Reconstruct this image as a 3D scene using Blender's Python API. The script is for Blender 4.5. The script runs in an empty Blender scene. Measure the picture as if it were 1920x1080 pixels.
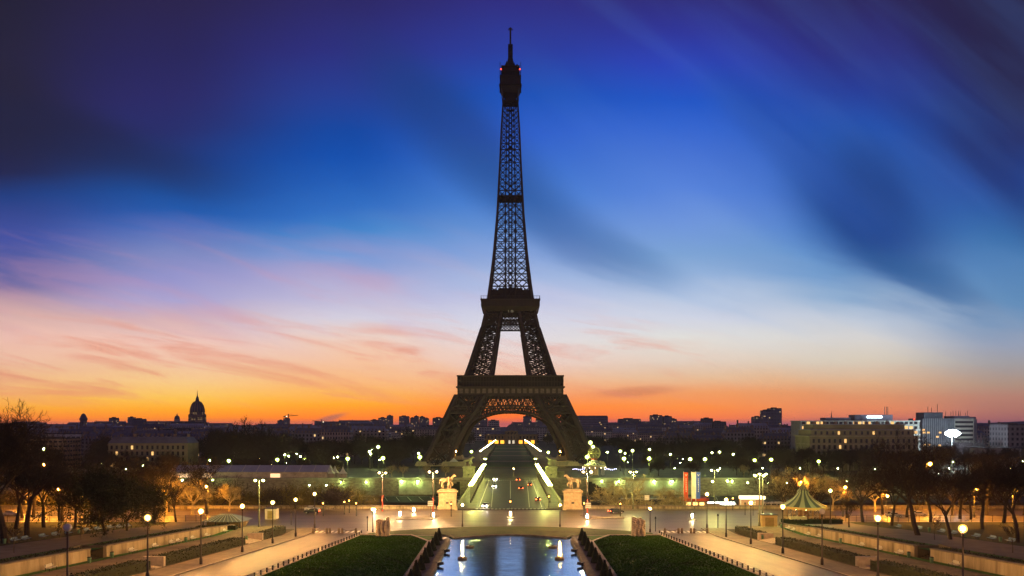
import bpy, math, random
from mathutils import Vector, Matrix
random.seed(7)
scene = bpy.context.scene
COL = scene.collection
PI = math.pi

# ------------------------------------------------------------------ camera
CX, CY, F, CH = 957.0, 795.0, 1500.0, 28.0
cam = bpy.data.cameras.new("camera"); camo = bpy.data.objects.new("camera", cam); COL.objects.link(camo)
camo.location = (0, 0, CH); camo.rotation_euler = (PI/2, 0, 0)
cam.sensor_width = 36.0; cam.lens = 36.0*F/1920.0
cam.shift_x = 3.0/1920.0; cam.shift_y = 255.0/1920.0
cam.clip_start = 1.0; cam.clip_end = 30000.0
scene.camera = camo

# ------------------------------------------------------------------ view + render
scene.view_settings.view_transform = 'Standard'
scene.view_settings.look = 'None'
scene.view_settings.exposure = 0.0
scene.view_settings.gamma = 1.0
try:
    scene.cycles.use_light_tree = True
    scene.cycles.max_bounces = 5; scene.cycles.diffuse_bounces = 2; scene.cycles.glossy_bounces = 3
    scene.cycles.sample_clamp_indirect = 4.0
    scene.cycles.use_denoising = True
except Exception: pass

# ------------------------------------------------------------------ sky (direction based, at infinity)
def s2l(c):
    return tuple(((x/255.0)/12.92 if x/255.0 <= .04045 else (((x/255.0)+.055)/1.055)**2.4) for x in c)
world = bpy.data.worlds.new("World"); scene.world = world; world.use_nodes = True
W = world.node_tree; W.nodes.clear()
class NG:
    def __init__(s, t): s.t = t
    def n(s, typ, **kw):
        nd = s.t.nodes.new(typ)
        for k, v in kw.items(): setattr(nd, k, v)
        return nd
    def link(s, a, b): s.t.links.new(a, b)
    def put(s, sock, v):
        if hasattr(v, 'links') or isinstance(v, bpy.types.NodeSocket): s.link(v, sock)
        else: sock.default_value = v
    def m(s, op, a, b=None, c=None, clamp=False):
        nd = s.n('ShaderNodeMath', operation=op); nd.use_clamp = clamp
        s.put(nd.inputs[0], a)
        if b is not None: s.put(nd.inputs[1], b)
        if c is not None: s.put(nd.inputs[2], c)
        return nd.outputs[0]
    def ss(s, x, a, b):                       # smoothstep
        nd = s.n('ShaderNodeMapRange', interpolation_type='SMOOTHSTEP')
        s.put(nd.inputs['Value'], x); nd.inputs['From Min'].default_value = a; nd.inputs['From Max'].default_value = b
        return nd.outputs[0]
    def lin(s, x, a, b, c=0., d=1.):
        nd = s.n('ShaderNodeMapRange'); s.put(nd.inputs['Value'], x)
        for k, v in zip(('From Min', 'From Max', 'To Min', 'To Max'), (a, b, c, d)): nd.inputs[k].default_value = v
        return nd.outputs[0]
    def mix(s, f, a, b, bt='MIX'):
        nd = s.n('ShaderNodeMix', data_type='RGBA', blend_type=bt)
        s.put(nd.inputs[0], f); s.put(nd.inputs[6], a); s.put(nd.inputs[7], b)
        return nd.outputs[2]
    def comb(s, x, y, z=0.):
        nd = s.n('ShaderNodeCombineXYZ'); s.put(nd.inputs[0], x); s.put(nd.inputs[1], y); s.put(nd.inputs[2], z); return nd.outputs[0]
    def noise(s, vec, scale, detail=3., rough=.5, dist=0.):
        nd = s.n('ShaderNodeTexNoise'); s.put(nd.inputs['Vector'], vec)
        nd.inputs['Scale'].default_value = scale; nd.inputs['Detail'].default_value = detail
        nd.inputs['Roughness'].default_value = rough; nd.inputs['Distortion'].default_value = dist
        return nd.outputs['Fac']
    def ramp(s, f, stops, interp='LINEAR'):
        nd = s.n('ShaderNodeValToRGB'); r = nd.color_ramp; r.interpolation = interp
        while len(r.elements) > 1: r.elements.remove(r.elements[-1])
        r.elements[0].position = stops[0][0]; r.elements[0].color = (*stops[0][1], 1)
        for p, c in stops[1:]:
            e = r.elements.new(p); e.color = (*c, 1)
        s.put(nd.inputs[0], f); return nd.outputs[0]
g = NG(W)
tc = g.n('ShaderNodeTexCoord'); sep = g.n('ShaderNodeSeparateXYZ'); g.link(tc.outputs['Generated'], sep.inputs[0])
ysafe = g.m('MAXIMUM', g.m('ABSOLUTE', sep.outputs[1]), .02)
u0 = g.m('DIVIDE', sep.outputs[0], ysafe); v0 = g.m('DIVIDE', sep.outputs[2], ysafe)
# photo-like units: U,V in thousandths of a view-plane at distance 1.5
U0 = g.m('MULTIPLY', u0, 1.5); V0 = g.m('MULTIPLY', v0, 1.5)
def rot(U, V, deg, su, sv):
    c, s_ = math.cos(math.radians(deg)), math.sin(math.radians(deg))
    a = g.m('ADD', g.m('MULTIPLY', U, c), g.m('MULTIPLY', V, s_))
    b = g.m('ADD', g.m('MULTIPLY', U, -s_), g.m('MULTIPLY', V, c))
    return g.comb(g.m('MULTIPLY', a, su), g.m('MULTIPLY', b, sv))
n_lo = g.noise(rot(U0, V0, -14, 1.6, 9.), 1.0, 6., .58, .5)      # long, gently falling streaks
n_hi = g.noise(rot(U0, V0, -36, .8, 4.2), 1.0, 2., .45, .3)     # steep wind-blown streaks high up
hi = g.ss(V0, .22, .42)
nz = g.m('ADD', g.m('MULTIPLY', n_lo, g.m('SUBTRACT', 1., hi)), g.m('MULTIPLY', n_hi, hi))
dn = g.m('SUBTRACT', nz, .5)
amp = g.m('ADD', g.m('MULTIPLY', g.m('MULTIPLY', g.ss(V0, 0.0, .30), g.ss(V0, .75, .35)), .09), .02)
V = g.m('ADD', V0, g.m('MULTIPLY', dn, amp))
U = g.m('ADD', U0, g.m('MULTIPLY', dn, .15))
cols = {
 0: [(0,(33,31,52)),(100,(36,34,58)),(250,(34,34,58)),(330,(32,38,78)),(370,(30,62,130)),(400,(50,70,142)),(450,(66,82,162)),(500,(92,98,162)),(530,(120,110,160)),(560,(185,150,165)),(600,(215,175,170)),(640,(236,190,175)),(680,(243,194,164)),(720,(249,192,128)),(745,(252,180,86)),(765,(253,168,45)),(785,(248,130,45)),(797,(190,100,85))],
 320:[(0,(40,34,74)),(100,(38,36,88)),(180,(40,40,100)),(240,(36,44,105)),(300,(24,60,130)),(360,(22,75,150)),(400,(28,88,170)),(430,(72,108,185)),(480,(125,138,195)),(520,(150,150,205)),(560,(170,165,208)),(600,(215,180,180)),(640,(240,198,182)),(680,(246,199,168)),(720,(251,204,134)),(750,(253,195,75)),(770,(254,168,25)),(785,(252,140,25)),(797,(200,100,70))],
 640:[(0,(42,38,98)),(100,(42,46,125)),(180,(34,60,145)),(250,(12,70,160)),(300,(10,78,172)),(350,(28,92,182)),(400,(45,110,195)),(440,(70,135,205)),(480,(120,155,215)),(520,(172,170,212)),(560,(190,185,215)),(600,(210,205,220)),(640,(235,205,190)),(680,(248,195,155)),(720,(252,185,115)),(740,(253,180,80)),(760,(255,165,25)),(785,(253,125,28)),(797,(190,95,80))],
 960:[(0,(46,44,125)),(100,(40,60,155)),(180,(24,80,180)),(250,(45,95,200)),(320,(60,115,205)),(380,(75,130,210)),(430,(100,145,212)),(480,(135,165,220)),(520,(165,185,225)),(560,(190,195,225)),(600,(210,210,225)),(640,(225,215,215)),(680,(238,205,190)),(720,(245,180,130)),(745,(245,150,90)),(765,(254,135,40)),(785,(248,112,38)),(797,(185,90,85))],
 1280:[(0,(46,44,120)),(60,(45,52,150)),(120,(42,65,180)),(190,(30,85,195)),(240,(50,100,205)),(300,(70,115,210)),(360,(85,130,218)),(420,(110,150,220)),(480,(125,165,215)),(520,(150,180,220)),(560,(185,200,225)),(600,(205,210,225)),(640,(222,220,215)),(680,(228,208,190)),(710,(232,190,150)),(740,(240,155,90)),(765,(250,140,55)),(785,(240,118,60)),(797,(170,90,95))],
 1600:[(0,(42,36,90)),(100,(42,46,125)),(170,(36,60,150)),(240,(32,80,172)),(300,(45,95,185)),(380,(60,110,195)),(430,(70,125,200)),(480,(95,145,205)),(520,(110,155,205)),(560,(145,175,208)),(600,(190,200,215)),(640,(212,210,208)),(680,(218,205,185)),(720,(225,175,130)),(745,(222,148,100)),(770,(226,134,86)),(785,(210,116,84)),(797,(150,85,95))],
 1920:[(0,(38,32,62)),(100,(36,34,72)),(200,(34,34,75)),(270,(32,40,95)),(350,(30,65,140)),(400,(35,85,155)),(450,(55,110,170)),(500,(80,130,185)),(560,(95,140,185)),(600,(120,150,185)),(640,(150,160,180)),(680,(165,160,160)),(720,(175,145,125)),(745,(180,125,105)),(770,(170,110,95)),(785,(155,95,92)),(797,(120,78,95))],
}
sky = None; last = None
for cx_, rows in cols.items():
    st = [(0.0, s2l(rows[-1][1]))]
    for y, c in reversed(rows): st.append((max(.001, (797-y)/1000.0), s2l(c)))
    st.append((1.0, s2l((20, 20, 60))))
    st = [s for i, s in enumerate(st) if i != 1]
    rc = g.ramp(V, st, 'LINEAR')
    if sky is None: sky = rc
    else: sky = g.mix(g.ss(U, (last-CX)/1000., (cx_-CX)/1000.), sky, rc)
    last = cx_
def blob(px, py, deg, a, b, lo=0.2, hi_=1.0):      # soft elongated cloud: 1 at centre, 0 outside
    du = g.m('SUBTRACT', U, (px-CX)/1000.); dv = g.m('SUBTRACT', V, (CY-py)/1000.)
    c, s_ = math.cos(math.radians(deg)), math.sin(math.radians(deg))
    p = g.m('ADD', g.m('MULTIPLY', du, c), g.m('MULTIPLY', dv, s_)); q = g.m('ADD', g.m('MULTIPLY', du, -s_), g.m('MULTIPLY', dv, c))
    r = g.m('SQRT', g.m('ADD', g.m('POWER', g.m('ABSOLUTE', g.m('DIVIDE', p, a/1000.)), 2.), g.m('POWER', g.m('ABSOLUTE', g.m('DIVIDE', q, b/1000.)), 2.)))
    return g.ss(r, hi_, lo)
def dark(col, msk, f, tint): return g.mix(g.m('MULTIPLY', msk, f), col, (*s2l(tint), 1))
sky = dark(sky, blob(855, 235, -38, 340, 110), .6, (26, 58, 120))
sky = dark(sky, blob(1010, 395, -30, 330, 80), .5, (32, 80, 150))
sky = dark(sky, blob(1190, 480, -28, 160, 40), .3, (70, 120, 180))
sky = dark(sky, blob(1635, 400, -44, 250, 165, .15), .95, (26, 68, 138))
sky = dark(sky, blob(1490, 270, -42, 330, 60), .45, (30, 72, 160))
sky = dark(sky, blob(1730, 520, -25, 190, 55), .6, (40, 92, 150))
sky = dark(sky, blob(1850, 300, -58, 260, 60), .55, (32, 50, 110))
sky = dark(sky, blob(140, 265, -12, 420, 90), .6, (30, 34, 66))
sky = dark(sky, blob(1890, 90, -35, 300, 150), .6, (36, 32, 66))
sky = dark(sky, blob(1640, 330, -55, 130, 70), .5, (27, 62, 132))
sky = dark(sky, blob(624, 783, 14, 46, 8), .6, (130, 90, 95))          # thin smoke low over the roofs
sky = dark(sky, blob(1190, 735, 3, 110, 14), .45, (190, 105, 80))
# fine rosy/grey veils near the horizon on the left and centre
veil = g.ss(g.noise(rot(U0, V0, -10, 3.2, 30.), 1.0, 6., .62, .7), .47, .70)
vm = g.m('MULTIPLY', g.ss(V0, .015, .07), g.ss(V0, .24, .14)); vm = g.m('MULTIPLY', vm, g.ss(U0, .55, .1))
sky = g.mix(g.m('MULTIPLY', g.m('MULTIPLY', veil, vm), .62), sky, (*s2l((226, 138, 108)), 1))
veil2 = g.ss(g.noise(rot(U0, V0, -15, 2.2, 16.), 1.0, 6., .62, .9), .45, .68)
vm2 = g.m('MULTIPLY', g.m('MULTIPLY', g.ss(V0, .10, .2), g.ss(V0, .42, .25)), g.ss(U0, .1, -.35))
sky = g.mix(g.m('MULTIPLY', g.m('MULTIPLY', veil2, vm2), .3), sky, (*s2l((205, 150, 175)), 1))
bri = g.ss(g.noise(rot(U0, V0, -40, 1.5, 13.), 1.0, 4., .5, .25), .38, .72)
bm = g.m('MULTIPLY', g.ss(V0, .3, .42), g.ss(U0, -.1, .25))
sky = g.mix(g.m('MULTIPLY', g.m('MULTIPLY', bri, bm), .08), sky, (*s2l((90, 140, 225)), 1))
# sky behind the viewer: bright violet low band added to light the facades
front = g.ss(sep.outputs[1], -.15, .2)
back = g.mix(g.ss(sep.outputs[2], .5, .0), (.020, .020, .060, 1), (.34, .25, .38, 1))
sky = g.mix(front, back, sky)
below = g.ss(sep.outputs[2], -.05, -.002)
sky = g.mix(below, (.012, .010, .016, 1), sky)
bg = g.n('ShaderNodeBackground'); g.link(sky, bg.inputs[0]); g.link(g.lin(V0, 0., .3, 1.43, 1.07), bg.inputs[1])
wo_ = g.n('ShaderNodeOutputWorld'); g.link(bg.outputs[0], wo_.inputs[0])

# a last trace of sun just under the eastern haze
sl = bpy.data.lights.new("sun", 'SUN'); sl.energy = .04; sl.angle = math.radians(4); sl.color = (1., .6, .35)
so = bpy.data.objects.new("sun", sl); COL.objects.link(so)
so.rotation_euler = (math.radians(88), 0, math.radians(180-20))

# ------------------------------------------------------------------ pixel of the reference view -> place on the ground
S = .062
def gz(Y): return max(0., (200.-Y)*S)
def X_(px, Y): return (px-CX)*Y/F
def Z_(py, Y): return CH-(py-CY)*Y/F

# ------------------------------------------------------------------ materials
M = {}
def mat(name, col, rough=.8, var=.25, scale=.5, metal=0., bump=0., spec=.3, stretch=None, detail=4., emis=None, est=0., tint=None):
    if name in M: return M[name]
    m = bpy.data.materials.new(name); m.use_nodes = True; k = NG(m.node_tree)
    b = m.node_tree.nodes['Principled BSDF']
    b.inputs['Roughness'].default_value = rough; b.inputs['Metallic'].default_value = metal
    b.inputs['Specular IOR Level'].default_value = spec
    t = k.n('ShaderNodeTexCoord'); vec = t.outputs['Object']
    if stretch:
        mp = k.n('ShaderNodeMapping'); mp.inputs['Scale'].default_value = stretch; k.link(vec, mp.inputs[0]); vec = mp.outputs[0]
    if var > 0:
        nz = k.noise(vec, scale, detail, .6)
        a = tuple(max(0., c*(1-var)) for c in col); c2 = tint or tuple(min(1., c*(1+var)) for c in col)
        k.link(k.ramp(nz, [(.3, a), (.7, c2)]), b.inputs['Base Color'])
    else: b.inputs['Base Color'].default_value = (*col, 1)
    if bump > 0:
        bn = k.n('ShaderNodeBump'); bn.inputs['Strength'].default_value = bump; bn.inputs['Distance'].default_value = .1
        k.link(k.noise(vec, scale*4, 5., .65), bn.inputs['Height']); k.link(bn.outputs[0], b.inputs['Normal'])
    if emis:
        b.inputs['Emission Color'].default_value = (*emis, 1); b.inputs['Emission Strength'].default_value = est
    M[name] = m; return m
def glow(name, col, st):
    if name in M: return M[name]
    m = bpy.data.materials.new(name); m.use_nodes = True; nt = m.node_tree; nt.nodes.clear()
    e = nt.nodes.new('ShaderNodeEmission'); o = nt.nodes.new('ShaderNodeOutputMaterial')
    e.inputs[0].default_value = (*col, 1); e.inputs[1].default_value = st
    nt.links.new(e.outputs[0], o.inputs[0]); M[name] = m; return m
def facade(name, wall, glass=(.02, .02, .03), cw=3.2, ch=3.3, fw=.45, fh=.55, lit=.06, litcol=(1., .62, .25), est=1.2, rough=.85):
    """plaster or stone wall with a regular grid of small windows, a few of them lit"""
    if name in M: return M[name]
    m = bpy.data.materials.new(name); m.use_nodes = True; k = NG(m.node_tree); b = m.node_tree.nodes['Principled BSDF']
    b.inputs['Roughness'].default_value = rough; b.inputs['Specular IOR Level'].default_value = .2
    t = k.n('ShaderNodeTexCoord'); geo = k.n('ShaderNodeNewGeometry')
    sp = k.n('ShaderNodeSeparateXYZ'); k.link(t.outputs['Object'], sp.inputs[0])
    ns = k.n('ShaderNodeSeparateXYZ'); k.link(geo.outputs['Normal'], ns.inputs[0])
    h = k.m('DIVIDE', k.m('ADD', sp.outputs[0], sp.outputs[1]), cw); v = k.m('DIVIDE', sp.outputs[2], ch)
    hf = k.m('FRACT', k.m('ADD', h, 500.)); vf = k.m('FRACT', k.m('ADD', v, 500.))
    inh = k.m('LESS_THAN', k.m('ABSOLUTE', k.m('SUBTRACT', hf, .5)), fw/2); inv = k.m('LESS_THAN', k.m('ABSOLUTE', k.m('SUBTRACT', vf, .5)), fh/2)
    win = k.m('MULTIPLY', inh, inv)
    win = k.m('MULTIPLY', win, k.m('LESS_THAN', k.m('ABSOLUTE', ns.outputs[2]), .5))
    oi = k.n('ShaderNodeObjectInfo')
    wn = k.n('ShaderNodeTexWhiteNoise', noise_dimensions='3D'); k.link(k.comb(k.m('FLOOR', h), k.m('FLOOR', v), k.m('MULTIPLY', oi.outputs['Random'], 77.)), wn.inputs[0])
    on = k.m('MULTIPLY', win, k.m('LESS_THAN', wn.outputs[0], lit))
    nz = k.noise(t.outputs['Object'], .3, 4., .6)
    wc = k.ramp(nz, [(.3, tuple(c*.72 for c in wall)), (.7, tuple(c*1.2 for c in wall))])
    k.link(k.mix(win, wc, (*glass, 1)), b.inputs['Base Color'])
    b.inputs['Emission Color'].default_value = (*litcol, 1); k.link(k.m('MULTIPLY', on, est), b.inputs['Emission Strength'])
    m.cycles.emission_sampling = 'NONE'
    M[name] = m; return m

# ------------------------------------------------------------------ mesh helpers
class MB:
    def __init__(s): s.v = []; s.f = []
    def box(s, x0, x1, y0, y1, z0, z1):
        i = len(s.v)
        s.v += [(x0,y0,z0),(x1,y0,z0),(x1,y1,z0),(x0,y1,z0),(x0,y0,z1),(x1,y0,z1),(x1,y1,z1),(x0,y1,z1)]
        s.f += [(i,i+3,i+2,i+1),(i+4,i+5,i+6,i+7),(i,i+1,i+5,i+4),(i+1,i+2,i+6,i+5),(i+2,i+3,i+7,i+6),(i+3,i,i+4,i+7)]; return s
    def hexa(s, b, t):                                   # frustum from two 4-point rings
        i = len(s.v); s.v += [tuple(p) for p in b]+[tuple(p) for p in t]
        s.f += [(i+3,i+2,i+1,i),(i+4,i+5,i+6,i+7),(i,i+1,i+5,i+4),(i+1,i+2,i+6,i+5),(i+2,i+3,i+7,i+6),(i+3,i,i+4,i+7)]; return s
    def frus(s, cx, cy, z0, z1, a0, b0, a1, b1):
        return s.hexa([(cx-a0,cy-b0,z0),(cx+a0,cy-b0,z0),(cx+a0,cy+b0,z0),(cx-a0,cy+b0,z0)],
                      [(cx-a1,cy-b1,z1),(cx+a1,cy-b1,z1),(cx+a1,cy+b1,z1),(cx-a1,cy+b1,z1)])
    def bar(s, p, q, w, h=None):                          # square-section beam
        h = h or w; p = Vector(p); q = Vector(q); d = q-p
        if d.length < 1e-6: return s
        d.normalize(); up = Vector((0,0,1)) if abs(d.z) < .95 else Vector((0,1,0))
        a = d.cross(up).normalized()*(w/2); b = d.cross(a).normalized()*(h/2)
        return s.hexa([p-a-b,p+a-b,p+a+b,p-a+b],[q-a-b,q+a-b,q+a+b,q-a+b])
    def tube(s, p, q, r0, r1=None, n=6, cap=True):
        r1 = r0 if r1 is None else r1; p = Vector(p); q = Vector(q); d = q-p
        if d.length < 1e-6: return s
        d.normalize(); up = Vector((0,0,1)) if abs(d.z) < .95 else Vector((1,0,0))
        a = d.cross(up).normalized(); b = d.cross(a); i = len(s.v)
        for c, r in ((p, r0), (q, r1)):
            for j in range(n):
                t = 2*PI*j/n; s.v.append(tuple(c+a*(r*math.cos(t))+b*(r*math.sin(t))))
        for j in range(n): s.f.append((i+j, i+(j+1)%n, i+n+(j+1)%n, i+n+j))
        if cap: s.f.append(tuple(i+n+j for j in range(n))); s.f.append(tuple(i+n-1-j for j in range(n)))
        return s
    def path(s, pts, r, n=6):
        for a, b in zip(pts[:-1], pts[1:]): s.tube(a, b, r, r, n)
        return s
    def lathe(s, cx, cy, prof, n=16, cap=True):
        i = len(s.v)
        for r, z in prof:
            for j in range(n):
                t = 2*PI*(j+.5)/n; s.v.append((cx+r*math.cos(t), cy+r*math.sin(t), z))
        for k in range(len(prof)-1):
            for j in range(n):
                a = i+k*n+j; b = i+k*n+(j+1)%n; s.f.append((a, b, b+n, a+n))
        if cap:
            s.f.append(tuple(i+n-1-j for j in range(n))); e = i+(len(prof)-1)*n; s.f.append(tuple(e+j for j in range(n)))
        return s
    def ball(s, c, r, n=12, m=7, sz=1.):
        return s.lathe(c[0], c[1], [(max(.001*r, r*math.sin(PI*k/m)), c[2]-sz*r*math.cos(PI*k/m)) for k in range(m+1)], n, False)
    def prism(s, poly, z0, z1):
        i = len(s.v); n = len(poly)
        s.v += [(x, y, z0) for x, y in poly]+[(x, y, z1) for x, y in poly]
        s.f.append(tuple(i+n-1-j for j in range(n))); s.f.append(tuple(i+n+j for j in range(n)))
        for j in range(n): s.f.append((i+j, i+(j+1)%n, i+n+(j+1)%n, i+n+j))
        return s
    def quad(s, a, b, c, d):
        i = len(s.v); s.v += [tuple(a), tuple(b), tuple(c), tuple(d)]; s.f.append((i,i+1,i+2,i+3)); return s
    def tri(s, a, b, c):
        i = len(s.v); s.v += [tuple(a), tuple(b), tuple(c)]; s.f.append((i,i+1,i+2)); return s
    def sheet(s, xs, ys, zf):                             # height-field over a grid
        i = len(s.v); n = len(xs)
        for y in ys:
            for x in xs: s.v.append((x, y, zf(x, y)))
        for a in range(len(ys)-1):
            for b in range(n-1):
                k = i+a*n+b; s.f.append((k, k+1, k+n+1, k+n))
        return s
    def build(s, name, m, parent=None, smooth=False, loc=None):
        me = bpy.data.meshes.new(name); me.from_pydata(s.v, [], s.f)
        if smooth: me.polygons.foreach_set('use_smooth', [True]*len(me.polygons))
        me.materials.append(m); me.update()
        o = bpy.data.objects.new(name, me); COL.objects.link(o)
        if loc: o.location = loc
        if parent: o.parent = parent
        return o
def tag(o, label=None, cat=None, group=None, kind=None):
    if label: o['label'] = label
    if cat: o['category'] = cat
    if group: o['group'] = group
    if kind: o['kind'] = kind
    return o
def thing(name, label, cat, loc=(0,0,0), rz=0., group=None, sc=1.):
    o = bpy.data.objects.new(name, None); COL.objects.link(o); o.empty_display_size = .2
    o.location = loc; o.rotation_euler = (0,0,rz); o.scale = (sc,)*3 if not hasattr(sc, '__len__') else sc
    return tag(o, label, cat, group)
KIDS = {}
def kids(o):
    return [c for c in o.children]
def dup(root, loc, rz=0., label=None, group=None, sc=None, ch=None):
    r = root.copy(); COL.objects.link(r); r.location = loc; r.rotation_euler = (0,0,rz)
    if sc is not None: r.scale = (sc,)*3 if not hasattr(sc, '__len__') else sc
    if label: r['label'] = label
    if group: r['group'] = group
    for c in (ch if ch is not None else root.children):
        d = c.copy(); COL.objects.link(d); d.parent = r
        for e in c.children:
            q = e.copy(); COL.objects.link(q); q.parent = d
    return r
class Kind:
    """first call places the prototype itself, later calls place copies"""
    def __init__(s, make): s.make = make; s.root = None
    def __call__(s, loc, rz, label, group=None, sc=1.):
        if s.root is None:
            s.root = s.make(); r = s.root; s.ch = list(r.children)
            r.location = loc; r.rotation_euler = (0,0,rz); r.scale = (sc,)*3 if not hasattr(sc, '__len__') else sc
            r['label'] = label
            if group: r['group'] = group
            return r
        return dup(s.root, loc, rz, label, group, sc, s.ch)
ORD = "first second third fourth fifth sixth seventh eighth ninth tenth eleventh twelfth thirteenth fourteenth fifteenth sixteenth seventeenth eighteenth nineteenth".split()
TENS = {2: 'twenty', 3: 'thirty', 4: 'forty', 5: 'fifty', 6: 'sixty', 7: 'seventy', 8: 'eighty', 9: 'ninety'}
def nth(i):                                               # 1 -> first
    if i <= 19: return ORD[i-1]
    t, u = divmod(i, 10)
    return (TENS[t][:-1]+'ieth') if u == 0 else TENS[t]+'-'+ORD[u-1]
def struct(o): o['kind'] = 'structure'; return o
def ground(name, cols3, rough, s1, s2, stretch=None, joints=None):
    # weathered ground: broad patches (s2), grain (s1), optional slab joints
    m = bpy.data.materials.new(name); m.use_nodes = True; k = NG(m.node_tree); b = m.node_tree.nodes['Principled BSDF']
    b.inputs['Roughness'].default_value = rough; b.inputs['Specular IOR Level'].default_value = .3
    t = k.n('ShaderNodeTexCoord'); vec = t.outputs['Object']
    v2 = vec
    if stretch: mp = k.n('ShaderNodeMapping'); mp.inputs['Scale'].default_value = stretch; k.link(vec, mp.inputs[0]); v2 = mp.outputs[0]
    a = k.noise(v2, s2, 6., .62, .4); c = k.noise(v2 if stretch else vec, s1, 6., .7)
    f = k.m('ADD', k.m('MULTIPLY', a, .6), k.m('MULTIPLY', c, .4))
    col = k.ramp(f, [(.36, cols3[0]), (.5, cols3[1]), (.64, cols3[2])])
    if joints:
        sp = k.n('ShaderNodeSeparateXYZ'); k.link(vec, sp.inputs[0])
        jx = k.m('LESS_THAN', k.m('FRACT', k.m('DIVIDE', sp.outputs[0], joints[0])), .09); jy = k.m('LESS_THAN', k.m('FRACT', k.m('DIVIDE', sp.outputs[1], joints[1])), .12)
        col = k.mix(k.m('MULTIPLY', k.m('MAXIMUM', jx, jy), .7), col, (*cols3[0], 1))
    k.link(col, b.inputs['Base Color'])
    bn = k.n('ShaderNodeBump'); bn.inputs['Strength'].default_value = .5; bn.inputs['Distance'].default_value = .12
    k.link(c, bn.inputs['Height']); k.link(bn.outputs[0], b.inputs['Normal'])
    M[name] = m; return m
# ================================================================== GROUND, ROADS, RIVER
grass = ground('grass', [(.014,.050,.003), (.032,.125,.007), (.055,.155,.014)], .9, 1.1, .12)
grass_dry = ground('grass_dry', [(.018,.026,.004), (.040,.070,.010), (.075,.085,.018)], .9, .9, .12)
asphalt = ground('asphalt', [(.050,.040,.028), (.098,.078,.052), (.15,.118,.076)], .45, .5, .07, stretch=(.3,2.2,1.))
drive = ground('drive', [(.022,.017,.014), (.058,.043,.031), (.095,.069,.048)], .55, .6, .09, stretch=(1.6,.3,1.))
asphalt_dark = mat('asphalt_dark', (.035,.032,.034), .6, .3, .2, bump=.1, spec=.4)
paving = ground('paving', [(.07,.055,.04), (.15,.118,.088), (.21,.165,.12)], .75, .8, .15, joints=(1.6, 1.1))
sand = ground('sand', [(.09,.066,.042), (.20,.15,.095), (.29,.22,.14)], .95, 1.2, .12)
soil = mat('soil', (.035,.028,.02), .95, .4, .4, bump=.5)
kerb = mat('kerb_stone', (.32,.28,.24), .75, .2, 1.2, bump=.1)
white_paint = mat('white_paint', (.62,.6,.55), .7, .2, 2.)
concrete = ground('concrete', [(.10,.08,.05), (.31,.26,.17), (.42,.36,.25)], .85, .8, .35, stretch=(1.,1.,.14))
cap_stone = mat('cap_stone', (.17,.14,.11), .85, .35, .7, bump=.2)
stone = mat('stone', (.46,.36,.22), .85, .28, 1.1, bump=.3, detail=8.)
quay_stone = mat('quay_stone', (.22,.20,.15), .9, .5, .5, bump=.5, stretch=(1.,1.,2.5), detail=9.)
dirt_far = mat('far_ground', (.03,.03,.022), .95, .4, .05)

def frange(a, b, st):
    n = max(1, int(round((b-a)/st))); return [a+(b-a)*i/n for i in range(n+1)]
YS = frange(60, 200, 5)
def strip(name, s, xs, zf, m, ys=YS):
    xs = [s*x for x in xs]
    if s < 0: xs = xs[::-1]
    return struct(MB().sheet(xs, ys, zf).build(name, m))
def zu(X, Y):                                             # upper terrace
    return gz(Y)+2.-1.7*min(1., max(0., (Y-197.)/24.))

# the one big sheet, broken only by the river
struct(MB().sheet(frange(-700, 700, 50), frange(-60, 263.2, 20), lambda x, y: -.3).build('ground', soil))
struct(MB().sheet(frange(-4500, 4500, 500), [402.6, 430, 520, 700, 1100, 2000, 3000, 4300], lambda x, y: -.02).build('ground', dirt_far))
# roundabout and riverside avenue
struct(MB().sheet(frange(-420, 420, 10), frange(196, 259.5, 4), lambda x, y: .02).build('road', asphalt))
struct(MB().box(-420, -18.2, 259.5, 262.6, -.3, .16).build('pavement', paving))
struct(MB().box(18.2, 420, 259.5, 262.6, -.3, .16).build('pavement', paving))

for s in (-1, 1):
    strip('lawn', s, [19.0, 21, 23, 25, 27, 29, 32, 37.4], lambda x, y: gz(y)*min(1., max(0., (abs(x)-18.8)/9.))**.8+.22, grass, frange(60, 199, 3))
    strip('kerb', s, [37.4, 38.5], lambda x, y: gz(y)+.26, kerb, frange(60, 204, 5))
    strip('road', s, [38.5, 42, 47, 51], lambda x, y: gz(y)+.06, drive, frange(60, 204, 5))
    strip('kerb', s, [51, 51.32], lambda x, y: gz(y)+.22, kerb, frange(60, 214, 5))
    strip('pavement', s, [51.32, 54, 57], lambda x, y: gz(y)+.2, paving, frange(60, 214, 5))
    strip('ground', s, [57, 61.6], lambda x, y: gz(y)+.15, soil, frange(60, 212, 5))
    strip('path', s, [61.6, 66, 72.3], lambda x, y: gz(y)+.24, sand, frange(60, 218, 5))
    strip('grass', s, [72.3, 74.1], lambda x, y: gz(y)+.3, grass, frange(60, 214, 5))
    strip('lawn', s, [74.4, 77.5, 81], zu, grass, frange(60, 226, 5))
    strip('path', s, [81, 88, 95.5], lambda x, y: zu(x, y)+.03, mat('path_tar', (.13,.115,.12), .8, .25, .3, bump=.1), frange(60, 226, 5))
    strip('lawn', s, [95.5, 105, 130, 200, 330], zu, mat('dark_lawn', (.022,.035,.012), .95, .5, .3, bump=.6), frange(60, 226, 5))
    # kerb face along the carriageway
    fm = MB()
    for a, b in zip(frange(60, 214, 5)[:-1], frange(60, 214, 5)[1:]):
        fm.quad((s*51, a, gz(a)+.02), (s*51, b, gz(b)+.02), (s*51, b, gz(b)+.22), (s*51, a, gz(a)+.22))
    struct(fm.build('kerb', cap_stone))
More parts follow.
